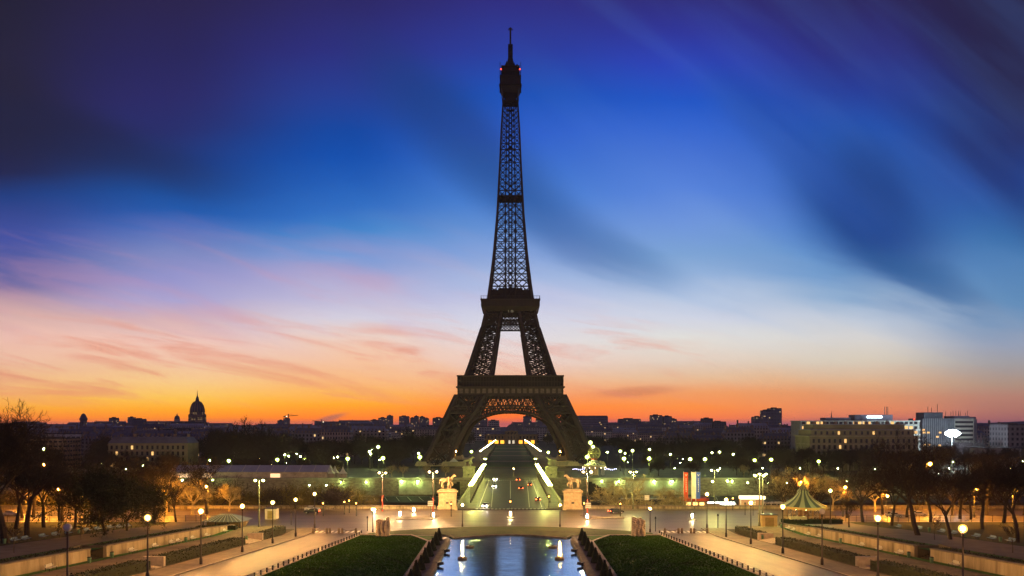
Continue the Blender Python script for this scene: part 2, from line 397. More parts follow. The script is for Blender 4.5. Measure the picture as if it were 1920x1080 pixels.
# grass crescent between basin and roundabout
def arc_out(x): return 217.5-11.5*(x/34.)**2
def arc_in(x): return 200.3-7.5*min(1., (x/15.))**2 if abs(x) < 15 else 199.
gm = MB(); xs = frange(-36, 36, 2)
for a, b in zip(xs[:-1], xs[1:]):
    for f0, f1, z0, z1 in ((0, .5, .3, .34), (.5, 1, .34, .2)):
        P = []
        for x, f, z in ((a, f0, z0), (b, f0, z0), (b, f1, z1), (a, f1, z1)):
            P.append((x, arc_in(x)+.6+f*(arc_out(x)-arc_in(x)-.6), z))
        gm.quad(*P)
struct(gm.build('lawn', grass_dry))
km = MB()
for a, b in zip(xs[:-1], xs[1:]):
    km.hexa([(a,arc_out(a),0),(b,arc_out(b),0),(b,arc_out(b)+.5,0),(a,arc_out(a)+.5,0)], [(a,arc_out(a),.22),(b,arc_out(b),.22),(b,arc_out(b)+.5,.22),(a,arc_out(a)+.5,.22)])
struct(km.build('kerb', kerb))
# pale kerb line round the head of each lawn
for s in (-1, 1):
    kk = MB()
    for (xa, ya), (xb, yb) in (((37.4,199.2),(24.5,198.6)),((24.5,198.6),(19.2,188)),((19.2,188),(18.9,100))):
        w = .3
        d = Vector((xb-xa, yb-ya, 0)).normalized(); n_ = Vector((-d.y, d.x, 0))*w
        lo, hi_ = .1, (.55 if ya > 190 else .6)
        kk.hexa([(s*(xa-n_.x),ya-n_.y,lo),(s*(xb-n_.x),yb-n_.y,lo),(s*(xb+n_.x),yb+n_.y,lo),(s*(xa+n_.x),ya+n_.y,lo)],
                [(s*(xa-n_.x),ya-n_.y,hi_),(s*(xb-n_.x),yb-n_.y,hi_),(s*(xb+n_.x),yb+n_.y,hi_),(s*(xa+n_.x),ya+n_.y,hi_)])
    struct(kk.build('kerb', kerb))

# ---- basin
wm = bpy.data.materials.new('basin_water'); wm.use_nodes = True; k = NG(wm.node_tree); b = wm.node_tree.nodes['Principled BSDF']
b.inputs['Base Color'].default_value = (.36,.70,1.,1); b.inputs['Metallic'].default_value = .95; b.inputs['Roughness'].default_value = .06
bn = k.n('ShaderNodeBump'); bn.inputs['Strength'].default_value = .22; bn.inputs['Distance'].default_value = .05
t = k.n('ShaderNodeTexCoord'); mp = k.n('ShaderNodeMapping'); mp.inputs['Scale'].default_value = (.04, 2.6, 1); k.link(t.outputs['Object'], mp.inputs[0])
k.link(k.noise(mp.outputs[0], 2.2, 3.), bn.inputs['Height']); k.link(bn.outputs[0], b.inputs['Normal'])
rw = bpy.data.materials.new('river_water'); rw.use_nodes = True; k = NG(rw.node_tree); b = rw.node_tree.nodes['Principled BSDF']
b.inputs['Base Color'].default_value = (.02,.03,.05,1); b.inputs['Roughness'].default_value = .15; b.inputs['IOR'].default_value = 1.5
bn = k.n('ShaderNodeBump'); bn.inputs['Strength'].default_value = .2; t = k.n('ShaderNodeTexCoord')
k.link(k.noise(t.outputs['Object'], .8, 4.), bn.inputs['Height']); k.link(bn.outputs[0], b.inputs['Normal'])
bx = frange(-15, 15, 1.5)
bm_ = MB(); i0 = [(x, 60, .08) for x in bx]; i1 = [(x, arc_in(x), .08) for x in bx]
for j in range(len(bx)-1): bm_.quad(i0[j], i0[j+1], i1[j+1], i1[j])
struct(bm_.build('water', wm))
rim = MB()
for a, b2 in zip(bx[:-1], bx[1:]):
    ya, yb = arc_in(a), arc_in(b2)
    rim.hexa([(a,ya,0),(b2,yb,0),(b2,yb+.6,0),(a,ya+.6,0)], [(a,ya,.34),(b2,yb,.34),(b2,yb+.6,.36),(a,ya+.6,.36)])
struct(rim.build('kerb', cap_stone))
for s in (-1, 1):
    e = MB(); x0, x1 = sorted((s*14.3, s*15.4)); e.box(x0, x1, 60, 190.6, -.2, .75)
    struct(e.build('kerb', cap_stone))
    e = MB(); x0, x1 = sorted((s*15.4, s*18.9)); e.box(x0, x1, 60, 193.5, -.2, .45)
    struct(e.build('pavement', mat('basin_paving', (.13,.11,.12), .6, .3, .5, bump=.1)))

# ---- river
struct(MB().box(-700, 700, 263.6, 284, -9.6, -7.5).build('pavement', mat('low_quay', (.11,.10,.08), .85, .3, .2, bump=.2)))
struct(MB().sheet(frange(-1500, 1500, 100), [284, 325, 367], lambda x, y: -9.).build('water', rw))
struct(MB().box(-900, 900, 367, 402, -10, -8.).build('pavement', mat('low_quay_far', (.028,.027,.03), .8, .3, .2)))
mk = MB()
for s in (-1, 1):
    for i in range(14):
        x = s*(24+i*5.6); mk.quad((x, 374, -7.985), (x+.22, 374, -7.985), (x+s*4.6+.22, 395, -7.985), (x+s*4.6, 395, -7.985))
    x0, x1 = sorted((s*20, s*104)); mk.quad((x0, 397.4, -7.985), (x1, 397.4, -7.985), (x1, 397.9, -7.985), (x0, 397.9, -7.985))
struct(mk.build('road_markings', white_paint))
# ---- roundabout markings
mk = MB()
for s in (-1, 1):
    for i in range(9): mk.quad(*[(s*x, y, .032) for x, y in ((39.3+i*1.35, 206), (39.9+i*1.35, 206), (39.9+i*1.35, 209.5), (39.3+i*1.35, 209.5))][::s])
for i in range(19):
    x = -11.4+i*1.27; mk.quad((x, 263.0, .032), (x+.7, 263.0, .032), (x+.7, 264.2, .032), (x, 264.2, .032))
struct(mk.build('road_markings', white_paint))

# ================================================================== WALLS AND PARAPETS OF THE RIVERSIDE
for s, side in ((-1, 'left'), (1, 'right')):
    r = thing('stone_parapet', f'low yellow-lit stone parapet along the near river edge, {side} of the bridge', 'parapet', (0,0,0))
    x0, x1 = sorted((s*24.5, s*430))
    MB().box(x0, x1, 262.6, 263.2, -9.5, 1.05).build('wall', concrete, r); MB().box(x0, x1, 262.45, 263.35, 1.05, 1.28).build('coping', cap_stone, r)
    r = thing('quay_wall', f'tall masonry wall of the far quay, {side} of the bridge', 'quay wall', (0,0,0))
    x0, x1 = sorted((s*19.2, s*900))
    MB().box(x0, x1, 402, 403.2, -9, 0.).build('wall', quay_stone, r)
    MB().box(x0, x1, 401.8, 403.4, 0., 1.0).build('parapet', mat('far_parapet', (.24,.23,.18), .85, .3, .3), r)
    # lamp-lit bay painted as a paler green panel, beside a stair flight
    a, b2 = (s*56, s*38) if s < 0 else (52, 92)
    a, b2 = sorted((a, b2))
    MB().box(a, b2, 401.4, 401.98, -7.4, -.4).build('lit_bay_panel', mat('bay_light_green', (.42,.45,.33), .9, .3, .4), r)
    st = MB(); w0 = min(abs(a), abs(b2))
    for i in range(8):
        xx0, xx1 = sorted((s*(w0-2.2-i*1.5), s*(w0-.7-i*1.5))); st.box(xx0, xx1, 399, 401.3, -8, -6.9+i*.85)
    st.build('stairs', mat('stair_shadow', (.02,.02,.018), .95, .2), r)  # near-black colour stands in for the shadow on the steps

# ================================================================== BRIDGE
br = thing('stone_bridge', 'flat stone bridge carrying the avenue over the river towards the iron tower', 'bridge', (0, 335, 0))
MB().box(-18, 18, -71.8, 66.5, -1.2, .01).build('deck', asphalt_dark, br)
for s in (-1, 1):
    x0, x1 = sorted((s*11.7, s*17.4)); MB().box(x0, x1, -71.8, 66.5, .0, .18).build('footway', mat('footway', (.12,.115,.085), .75, .3, .3), br)
    x0, x1 = sorted((s*17.4, s*18.0)); MB().box(x0, x1, -71.8, 66.5, .18, 1.15).build('parapet', mat('bridge_stone', (.26,.25,.18), .85, .3, .5, bump=.2), br)
for y in (-45, -15, 15, 45):
    MB().box(-19, 19, y-2, y+2, -12, -1.2).build('pier', quay_stone, br)
mk = MB()
mk.quad((-.09, -68, .02), (.09, -68, .02), (.09, 58, .02), (-.09, 58, .02))
for s in (-1, 1):
    mk.quad((s*6.4-.07, -66, .02), (s*6.4+.07, -66, .02), (s*8.2+.07, 60, .02), (s*8.2-.07, 60, .02))
    mk.quad((s*10.6-.07, -66, .02), (s*10.6+.07, -66, .02), (s*10.6+.07, 60, .02), (s*10.6-.07, 60, .02))
for i in range(21):
    x = -11+i*1.06; mk.quad((x, 62.2, .02), (x+.55, 62.2, .02), (x+.55, 63.6, .02), (x, 63.6, .02))
mk.build('lane_line', white_paint, br)

# ================================================================== CHAMP: LAWNS AND WALKS BEHIND THE TOWER
struct(MB().sheet([-420, 0, 420], [403.6, 440, 505], lambda x, y: .0).build('road', mat('quay_road', (.06,.06,.05), .7, .3, .1)))
for i, (ya, yb) in enumerate(((520, 590), (610, 700), (716, 800), (820, 905), (925, 1050))):
    struct(MB().sheet([-17, 0, 17], [ya, (ya+yb)/2, yb], lambda x, y: .06).build('lawn', mat('far_lawn', (.03,.075,.02), .95, .4, .12)))
struct(MB().sheet([-36, 0, 36], [515, 700, 900, 1075], lambda x, y: .02).build('path', mat('far_gravel', (.17,.14,.10), .9, .25, .1)))
for s, side in ((-1, 'left'), (1, 'right')):
    for i, (ya, yb) in enumerate(((610, 700), (716, 800), (820, 905), (925, 1050))):
        h = MB(); n = 8
        for j in range(n):
            y0, y1 = ya+(yb-ya)*j/n, ya+(yb-ya)*(j+1)/n
            h.frus(s*(18.3+random.uniform(-.1,.1)), (y0+y1)/2, 0, 1.6+random.uniform(0,.5), .9, (y1-y0)/2, .7, (y1-y0)/2*.96)
        tag(h.build('clipped_hedge', mat('hedge_far', (.018,.028,.012), .95, .4, .8)), f'dark clipped hedge on the {side} edge of the park lawn, {nth(i+1)} one beyond the tower', 'hedge', 'hedges along the park lawns')
# ================================================================== THE IRON TOWER
iron = mat('iron', (.060,.039,.035), .6, .2, .15, metal=.0, spec=.3)
iron_dark = mat('iron_dark', (.040,.027,.027), .7, .2, .2, spec=.2)
TWR = thing('iron_lattice_tower', 'tall dark brown iron lattice tower on four splayed legs with arches, standing beyond the bridge', 'tower', (0, 595, 0))
WO = [(0,59.5),(4.6,56),(26,47.3),(46.5,38.2),(57,33.8),(63.7,30.8),(97.7,20.3),(110,17.7),(120,15.8),(150,12.3),(182,9.75),(222,7.75),(246,6.8),(265,5.6),(277,5.2)]
WI = [(0,42),(11.6,38.6),(21.7,34),(30,28.5),(40,22.5),(46.5,18.8),(57,15.5),(63.7,13.8),(99.6,8.3),(110,6.2),(120,4.6)]
def ip(T, z):
    if z <= T[0][0]: return T[0][1]
    for (a, b), (c, d) in zip(T[:-1], T[1:]):
        if z <= c: return b+(d-b)*(z-a)/(c-a)
    return T[-1][1]
wo = lambda z: ip(WO, z)
wi = lambda z: ip(WI, z)
def lat_face(mb, P, Q, R_, T, n, w):                      # lattice of n x-cells in quad P Q (bottom) R T (top: over Q, over P)
    P, Q, R_, T = map(Vector, (P, Q, R_, T))
    for i in range(n):
        a, b = i/n, (i+1)/n
        p, q = P.lerp(Q, a), P.lerp(Q, b); t, r = T.lerp(R_, a), T.lerp(R_, b)
        mb.bar(p, r, w); mb.bar(q, t, w)
def make_leg(sx, sy, z0, z1, npan, cw, dw, name, sub):
    zs = [z0+(z1-z0)*i/npan for i in range(npan+1)]
    chs = [MB() for _ in range(4)]; la = MB()
    def C(a, b, z): return Vector((sx*(wo(z) if a else wi(z)), sy*(wo(z) if b else wi(z)), z))
    corners = [(1,1),(1,0),(0,0),(0,1)]
    for c, ch in zip(corners, chs):
        for za, zb in zip(zs[:-1], zs[1:]): ch.bar(C(*c, za), C(*c, zb), cw)
    for za, zb in zip(zs[:-1], zs[1:]):
        for c, d in zip(corners, corners[1:]+corners[:1]):
            p, q, r, t = C(*c, za), C(*d, za), C(*d, zb), C(*c, zb)
            la.bar(p, r, dw); la.bar(q, t, dw); la.bar(t, r, dw*.9)
            m0, m1 = p.lerp(q, .5), t.lerp(r, .5)
            if sub:
                # finer secondary lacing in each half
                for (pp, qq, rr, tt) in ((p, m0, m1, t), (m0, q, r, m1)):
                    h0, h1 = pp.lerp(tt, .5), qq.lerp(rr, .5)
                    la.bar(pp, h1, dw*.36); la.bar(qq, h0, dw*.36); la.bar(h0, rr, dw*.36); la.bar(h1, tt, dw*.36)
                la.bar(m0, m1, dw*.55)
    leg = la.build(name, iron_dark, TWR)
    for ch in chs: ch.build('chord', iron, leg)
    return leg
for sx in (-1, 1):
    for sy in (-1, 1):
        l = make_leg(sx, sy, 0, 48, 4, 2.6, 1.05, 'leg', True)
        f = MB()
        f.box(*sorted((sx*31, sx*63)), *sorted((sy*31, sy*63)), -.5, .4)
        for a, b in ((59.5, 59.5), (59.5, 42), (42, 59.5), (42, 42)): f.frus(sx*a, sy*b, .4, 2.8, 4.2, 4.2, 3., 3.)
        f.build('footing', stone, l)
        make_leg(sx, sy, 62, 111, 7, 1.7, .72, 'upper_leg', True)
# lacing along the outer edge of the upper legs reads as a slotted flange
# arches between the legs, girder and spandrel lattice, on all four faces
for q in range(4):
    R4 = Matrix.Rotation(q*PI/2, 4, 'Z')
    def P3(x, z, d=0.): return R4 @ Vector((x, -(wo(z)-d), z))
    ar = MB(); n = 52; a0 = math.radians(5); PW = 2/2.3; AX, AZ = 39.0, 36.2
    def sup(A_, ax, az): c, s_ = math.cos(A_), math.sin(A_); return (ax*math.copysign(abs(c)**PW, c), az*abs(s_)**PW)
    A = [a0+(PI-2*a0)*i/n for i in range(n+1)]
    pin = [sup(t, AX, AZ) for t in A]; pout = [sup(t, AX+3.6, AZ+4.2) for t in A]
    pi2 = [sup(t, AX+.9, AZ+1.1) for t in A]; po2 = [sup(t, AX+4.4, AZ+5.1) for t in A]
    def zout(x): return (AZ+5.1)*max(0., 1-(abs(x)/(AX+4.4))**2.3)**(1/2.3)
    for i in range(n):
        for (pp, p2) in ((pin, pi2), (pout, po2)):
            (xa, za), (xb, zb), (xc, zc), (xd, zd) = pp[i], pp[i+1], p2[i+1], p2[i]
            ar.hexa([P3(xa,za,-.6),P3(xb,zb,-.6),P3(xb,zb,4.2),P3(xa,za,4.2)], [P3(xd,zd,-.6),P3(xc,zc,-.6),P3(xc,zc,4.2),P3(xd,zd,4.2)])
        ar.bar(P3(*pin[i]), P3(*pout[i]), .7); ar.bar(P3(*pin[i]), P3(*pout[i+1]), .45); ar.bar(P3(*pout[i]), P3(*pin[i+1]), .45)
        ar.bar(P3(*pin[i], 3.8), P3(*pout[i+1], 3.8), .45)
    arch = ar.build('arch', iron, TWR)
    sp = MB()
    xs = frange(-35, 35, 2.9)
    for i, x in enumerate(xs):
        zo = zout(x)
        if zo < 39.4: sp.bar(P3(x, zo), P3(x, 40.2), .4)
        if i+1 < len(xs):
            xb = xs[i+1]; zb = zout(xb)
            if zo < 38 or zb < 38:
                k = 0; h = 4.2; z = 40.2
                while z-h > min(zo, zb)-3 and k < 4:
                    sp.bar(P3(x, max(z-h, zo)), P3(xb, z), .5); sp.bar(P3(x, z), P3(xb, max(z-h, zb)), .5); z -= h; k += 1
    sp.build('spandrel', iron_dark, arch)
    gd = MB(); W0 = wo(41)-1
    nx = 20; z0, z1 = 40.2, 48.
    for zz, th in ((40.2, .9), (48., .9), (44.1, .35)): gd.bar(P3(-wo(zz), zz), P3(wo(zz), zz), th)
    for i in range(nx):
        fa, fb = -1+2*i/nx, -1+2*(i+1)/nx
        pa, pb = P3(fa*wo(z0), z0), P3(fb*wo(z0), z0); ta, tb = P3(fa*wo(z1), z1), P3(fb*wo(z1), z1)
        gd.bar(pa, tb, .52); gd.bar(pb, ta, .52)
        m1, m2, m3, m4 = (pa+pb)/2, (ta+tb)/2, (pa+ta)/2, (pb+tb)/2
        for u, v in ((m1, m3), (m3, m2), (m2, m4), (m4, m1)): gd.bar(u, v, .22)
        if i % 4 == 0: gd.bar(pa, ta, .7)
    # small lattice band on the legs, below the girder
    for s in (-1, 1):
        lo, hi2 = 35.2, 38.6
        for zz in (lo, hi2): gd.bar(P3(s*wo(zz), zz), P3(s*(wi(zz)+1), zz), .5)
        m = 11
        for i in range(m):
            f0, f1 = i/m, (i+1)/m
            def pt(f, z): return P3(s*(wo(z)+(wi(z)+1-wo(z))*f), z)
            gd.bar(pt(f0, lo), pt(f1, hi2), .4); gd.bar(pt(f1, lo), pt(f0, hi2), .4)
    gd.build('girder', iron, TWR)
# first platform: panelled frieze, recessed gallery with posts, top rail
pl = MB(); H = 36.6
for s in (-1, 1):
    pl.box(-H, H, s*H-(4 if s > 0 else 0), s*H+(0 if s > 0 else 4), 48.4, 53.2)
    pl.box(s*H-(4 if s > 0 else 0), s*H+(0 if s > 0 else 4), -H+4, H-4, 48.4, 53.2)
fr = pl.build('first_platform', iron, TWR)
dk = MB()
for s in (-1, 1):
    y0, y1 = sorted((s*13, s*36.5)); dk.box(-36.5, 36.5, y0, y1, 52.2, 53.6)
    dk.box(*sorted((s*13, s*36.5)), -13, 13, 52.2, 53.6)
dk.build('deck', iron_dark, fr)
pp_ = MB(); pn = MB(); gl = MB(); gb = MB()
for q in range(4):
    R4 = Matrix.Rotation(q*PI/2, 4, 'Z')
    def hb(mb, x0, x1, y0, y1, z0, z1): mb.hexa([R4@Vector(p) for p in ((x0,y0,z0),(x1,y0,z0),(x1,y1,z0),(x0,y1,z0))], [R4@Vector(p) for p in ((x0,y0,z1),(x1,y0,z1),(x1,y1,z1),(x0,y1,z1))])
    hb(pn, -37.7, 37.7, -38.0, -36.7, 53.3, 54.3)
    hb(pn, -37.0, 37.0, -37.1, -36.64, 48.2, 48.9)
    for i in range(19): hb(pn, -36.8+i*4.055, -36.2+i*4.055, -37.0, -36.63, 48.9, 53.3); 
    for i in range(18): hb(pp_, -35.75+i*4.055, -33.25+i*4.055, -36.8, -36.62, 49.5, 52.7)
    hb(gl, -34.2, 34.2, -34.4, -33.8, 54.3, 61.2)                 # dark gallery wall behind the posts
    for i in range(38): hb(gb, -36.9+i*1.985, -36.6+i*1.985, -37.1, -36.8, 54.3, 61.2)
    hb(gb, -37.4, 37.4, -37.5, -33.9, 61.2, 62.1)
    hb(gb, -37.0, 37.0, -37.15, -36.75, 57.4, 57.7)
pn.build('frieze', mat('iron_frieze', (.06,.038,.033), .6, .2, .3), fr); pp_.build('frieze_panels', mat('iron_panel_lit', (.17,.12,.10), .6, .35, .6), fr); gl.build('gallery_wall', iron_dark, fr); gb.build('gallery_arcade', iron, fr)  # panels get a lighter iron, painted as if lit
# second platform with its lattice apron
ap = MB()
for q in range(4):
    R4 = Matrix.Rotation(q*PI/2, 4, 'Z')
    def P3(x, z, d=0.): return R4 @ Vector((x, -(wo(z)-d), z))
    for zz, th in ((99.6, .8), (103.4, .4), (107.5, .8)): ap.bar(P3(-wo(zz), zz), P3(wo(zz), zz), th)
    N = 16
    for row, (za, zb) in enumerate(((99.6, 101.5), (101.5, 103.4), (103.4, 105.3), (105.3, 107.5))):
        for i in range(N):
            fa, fb = -1+2*i/N, -1+2*(i+1)/N
            ap.bar(P3(fa*wo(za), za), P3(fb*wo(zb), zb), .62); ap.bar(P3(fb*wo(za), za), P3(fa*wo(zb), zb), .62)
    for i in range(-4, 5):
        if abs(i) != 4: ap.bar(P3(i*wo(97)/4.4, 99.6), P3(i*wo(107)/4.4, 107.5), .4)
p2 = MB(); p2.frus(0, 0, 109.4, 112.6, 18.4, 18.4, 20.6, 20.6); p2.box(-20.9, 20.9, -20.9, 20.9, 112.6, 117.2); p2.box(-21.5, 21.5, -21.5, 21.5, 117.2, 118.0)
second = p2.build('second_platform', iron, TWR)
ap.build('apron', iron_dark, second)
rl = MB(); rb = MB()
for q in range(4):
    R4 = Matrix.Rotation(q*PI/2, 4, 'Z')
    for i in range(43): rb.bar(R4@Vector((-20.8+i*.99, -21.0, 112.9)), R4@Vector((-20.8+i*.99, -21.0, 117.2)), .28)
    for i in range(23): rl.bar(R4@Vector((-21+i*1.9, -21.2, 118)), R4@Vector((-21+i*1.9, -21.2, 120.2)), .12)
    rl.bar(R4@Vector((-21.2, -21.2, 120.2)), R4@Vector((21.2, -21.2, 120.2)), .16)
    rl.bar(R4@Vector((-21.2, -21.2, 119.2)), R4@Vector((21.2, -21.2, 119.2)), .1)
rb.build('ribbing', iron_dark, second); rl.build('railing', iron, second)
ud = MB(); ud.box(-14.6, 14.6, -14.6, 14.6, 118, 125.4)
for i in range(15): ud.box(-14.8+i*2.05, -13.9+i*2.05, -15.2, -14.65, 118, 127.2+random.uniform(-1.2, .6))
ud.box(-9, 9, -9, 9, 125.4, 127.6)
ud.build('upper_deck', iron_dark, second)
# round emblem hung under the second platform
em = MB(); em.tube((1.2, -18.6, 109.2), (1.2, -18.9, 109.2), 1.1, 1.1, 16); em.box(-1.6, -1.1, -18.9, -18.6, 108.2, 110.2)
em.build('emblem', mat('pale_disc', (.42,.42,.38), .6, .1), second)
# spire
spn = MB(); zs = [118.]
while zs[-1] < 268: zs.append(zs[-1]+max(3.4, wo(zs[-1])*.62))
zs[-1] = 272.5
def spb(x): return 3.7 if x > 9.2 else x*.4
br_ = MB()
for q in range(4):
    R4 = Matrix.Rotation(q*PI/2, 4, 'Z')
    for za, zb in zip(zs[:-1], zs[1:]):
        def P(x, z): return R4@Vector((x, -wo(z), z))
        w = max(.3, .68*wo(za)/16); ia, ib = spb(wo(za)), spb(wo(zb))
        br_.bar(P(-wo(zb), zb), P(wo(zb), zb), w)
        for s in (-1, 1):
            br_.bar(P(s*wo(za), za), P(s*ib, zb), w); br_.bar(P(s*ia, za), P(s*wo(zb), zb), w)
            br_.bar(P(s*ia, za), P(s*ib, zb), w*1.7)
            m_ = (za+zb)/2; br_.bar(P(s*wo(m_), m_), P(s*spb(wo(m_)), m_), w*.55)
        br_.bar(P(-ia, za), P(ib, zb), w); br_.bar(P(ia, za), P(-ib, zb), w)
spire = br_.build('spire', iron_dark, TWR)
for sx in (-1, 1):
    for sy in (-1, 1):
        spn = MB()
        for za, zb in zip(zs[:-1], zs[1:]): spn.bar((sx*wo(za), sy*wo(za), za), (sx*wo(zb), sy*wo(zb), zb), max(.75, 1.9*wo(za)/16))
        spn.build('chord', iron, spire)
lift = MB()
for sx in (-1, 1):
    for sy in (-1, 1): lift.bar((sx*1.15, sy*1.15, 118), (sx*1.0, sy*1.0, 276), .8)
for z in frange(122, 270, 9): lift.box(-1.5, 1.5, -1.5, 1.5, z, z+.5)
lift.build('lift_shaft', iron_dark, spire)
mp_ = MB(); mp_.box(-9.3, 9.3, -9.3, 9.3, 195.0, 195.7)
for q in range(4):
    R4 = Matrix.Rotation(q*PI/2, 4, 'Z')
    for i in range(5): mp_.bar(R4@Vector((-9+i*4.5, -9.15, 192.5)), R4@Vector((-9+i*4.5, -9.15, 195)), .3)
mp_.build('intermediate_platform', iron_dark, spire)
top = MB(); top.box(-5.6, 5.6, -5.6, 5.6, 266, 267); top.frus(0, 0, 272.5, 276, 5.4, 5.4, 6.9, 6.9); top.box(-4.4, 4.4, -4.4, 4.4, 267, 272.5); top.box(-7.1, 7.1, -7.1, 7.1, 276, 283.6)
top.box(-8.1, 8.1, -8.1, 8.1, 277.4, 278.0); top.box(-7.9, 7.9, -7.9, 7.9, 283.6, 284.3)
cab = top.build('top_cabin', iron_dark, TWR)
t2 = MB(); t2.box(-5.4, 5.4, -5.4, 5.4, 284.3, 287.2); t2.box(-6.9, 6.9, -6.9, 6.9, 287.2, 287.8); t2.box(-5.2, 5.2, -5.2, 5.2, 287.8, 291.2); t2.box(-6.8, 6.8, -6.8, 6.8, 291.2, 291.8); t2.frus(0, 0, 291.8, 294.5, 4.6, 4.6, 3.0, 3.0); t2.lathe(0, 0, [(2.6, 294.5), (2.0, 299.5), (1.6, 300)], 10)
t2.build('lantern', iron_dark, cab)
an = MB(); rr = random.Random(3)
for i in range(34):
    x, y = rr.uniform(-6.4, 6.4), rr.uniform(-6.4, 6.4); h = rr.uniform(.8, 4.2)*(1.15-abs(x)/11)
    an.bar((x, y, 291), (x, y, 292+h), rr.uniform(.2, .55))
    if i % 3 == 0: an.box(x-.6, x+.6, y-.3, y+.3, 291.5+h*.5, 292.7+h*.5)
for s in (-1, 1):
    for yy in (-7, 7): an.bar((s*7.6, yy, 284.5), (s*7.6, yy, 294), .35)
    an.path([(s*8.2, -8.2, 277), (s*7.6, -7.6, 272.5), (s*6.3, -6.3, 269), (s*5.6, -5.6, 262)], .22, 4)
an.build('antenna_cluster', iron_dark, cab)
ms = MB(); ms.lathe(0, 0, [(1.5, 299), (1.3, 300.2), (1.2, 309.5), (.75, 310), (.65, 322.5), (.3, 323)], 8)
for z in (300.8, 302.8, 304.8, 306.8, 308.8): ms.box(-1.75, 1.75, -1.75, 1.75, z, z+1.0)
ms.box(-1.9, 1.9, -.25, .25, 320.9, 321.4); ms.box(-.25, .25, -1.9, 1.9, 320.9, 321.4); ms.box(-1.3, 1.3, -.4, .4, 322., 322.4)
ms.build('mast', iron_dark, cab)
for s in (-1, 1):
    MB().ball((s*6.9, -7.9, 288.4), .55, 10, 6).build('beacon', glow('beacon_red', (1., .07, .03), 4), cab)
# ================================================================== LAMPS
def glass(name, col, st, op=.45):
    """frosted lamp glass: lets the bulb's light through and glows faintly itself"""
    if name in M: return M[name]
    m = bpy.data.materials.new(name); m.use_nodes = True; nt = m.node_tree; nt.nodes.clear()
    e = nt.nodes.new('ShaderNodeEmission'); o = nt.nodes.new('ShaderNodeOutputMaterial'); t = nt.nodes.new('ShaderNodeBsdfTransparent'); x = nt.nodes.new('ShaderNodeMixShader')
    e.inputs[0].default_value = (*col, 1); e.inputs[1].default_value = st; x.inputs[0].default_value = op
    nt.links.new(t.outputs[0], x.inputs[1]); nt.links.new(e.outputs[0], x.inputs[2]); nt.links.new(x.outputs[0], o.inputs[0])
    m.cycles.emission_sampling = 'NONE'; M[name] = m; return m
class Lum:                                                # a lamp type: glass tint + bulb colour + bulb radiance for a 0.42 m globe
    def __init__(s, key, gcol, gst, bcol, L): s.g = glass(key+'_glass', gcol, gst); s.key, s.bcol, s.L = key, bcol, L
    def put(s, parent, c, r, core=.42, sz=1.):
        gl = MB().ball(c, r, 14, 9, sz).build('globe', s.g, parent, True)
        MB().ball(c, r*core, 8, 5).build('bulb', glow(s.key+'_bulb', s.bcol, s.L), gl, True); return gl
G_WARM = Lum('warm', (1., .62, .13), 3.2, (1., .45, .11), 11500)
G_WHITE = Lum('pale', (1., .74, .28), 3.4, (1., .55, .20), 32000)
G_ORANGE = Lum('orange', (1., .42, .03), 3.2, (1., .36, .03), 6000)
G_SODIUM = Lum('sodium', (1., .45, .03), 3.4, (1., .36, .03), 22000)
G_GREEN = Lum('green', (.78, 1., .12), 2.6, (.80, 1., .22), 900)
G_DGREEN = Lum('dim_green', (.85, 1., .25), 2.4, (.85, 1., .3), 420)
G_BRIDGE = Lum('bridge', (.92, .95, .12), 3.4, (.92, .92, .20), 3000)
G_PARK = Lum('park', (1., .85, .2), 2.6, (1., .80, .25), 700)
G_TALL = Lum('tall_green', (.92, .98, .2), 3.4, (.97, .88, .25), 9000)
G_CAR = Lum('greenish', (.88, 1., .25), 3.2, (.92, 1., .34), 3500)
G_TOWER = Lum('tower', (.8, 1., .12), 3., (.85, 1., .22), 250)
G_AMBER = Lum('amber', (1., .5, .06), 3., (1., .45, .06), 2200)
G_SPOT = Lum('spot', (.75, 1., .2), 2.6, (.72, 1., .28), 1500)
pole_m = mat('lamp_pole', (.05,.038,.033), .5, .15, 1., spec=.4)
pole_y = mat('lamp_pole_green', (.10,.10,.06), .5, .15, 1., spec=.4)
red_m = mat('red_paint_and_light', (.35,.04,.03), .5, .15, 1.)
frost = mat('globe_unlit', (.55,.52,.47), .25, .1, 1.)
def globe_lamp(gm, h=9., r=.5, lit=True):
    t = thing('globe_lamp', 'globe lamp', 'street lamp')
    p = MB(); p.lathe(0, 0, [(.26, -.3), (.26, .9), (.17, 1.05), (.15, 1.2), (.085, h-.95)], 10)
    p.build('pole', pole_m, t, True)
    p = MB(); p.lathe(0, 0, [(.085, h-.95), (.17, h-.85), (.17, h-.72), (.1, h-.66), (.13, h-r-.02), (.2, h-r+.05)], 10); p.build('neck', pole_m, t, True)
    if lit: gm.put(t, (0, 0, h), r)
    else: MB().ball((0, 0, h), r, 12, 8).build('globe', gm, t, True)
    if not lit: MB().lathe(0, 0, [(.43, h+.02), (.3, h+.3), (.05, h+.45)], 12).build('cap', pole_m, t, True)
    return t
KL = Kind(lambda: globe_lamp(G_WARM))
KU = Kind(lambda: globe_lamp(frost, lit=False))
for s, side, Ys in ((-1, 'left', [95, 116, 136, 157, 177, 196, 215]), (1, 'right', [93, 114.5, 135, 154.5, 175, 195, 214])):
    for i, Y in enumerate(Ys):
        off = (s < 0 and i == 0) or (s > 0 and i == 2)
        K = KU if off else KL
        lab = (f'unlit grey globe lamp on a dark pole among the lit lamps of the {side} pavement' if off else
               f'glowing globe lamp on a dark pole, {nth(i+1)} from the near end of the {side} pavement')
        K((s*52.6, Y, gz(Y)+.2), 0, lab, 'globe lamps along the two avenues')
def at_ground(px, pyb, pyg, z0=0.):                        # -> X, Y, height
    Y = F*(CH-z0)/(pyb-CY); return X_(px, Y), Y, Z_(pyg, Y)-z0
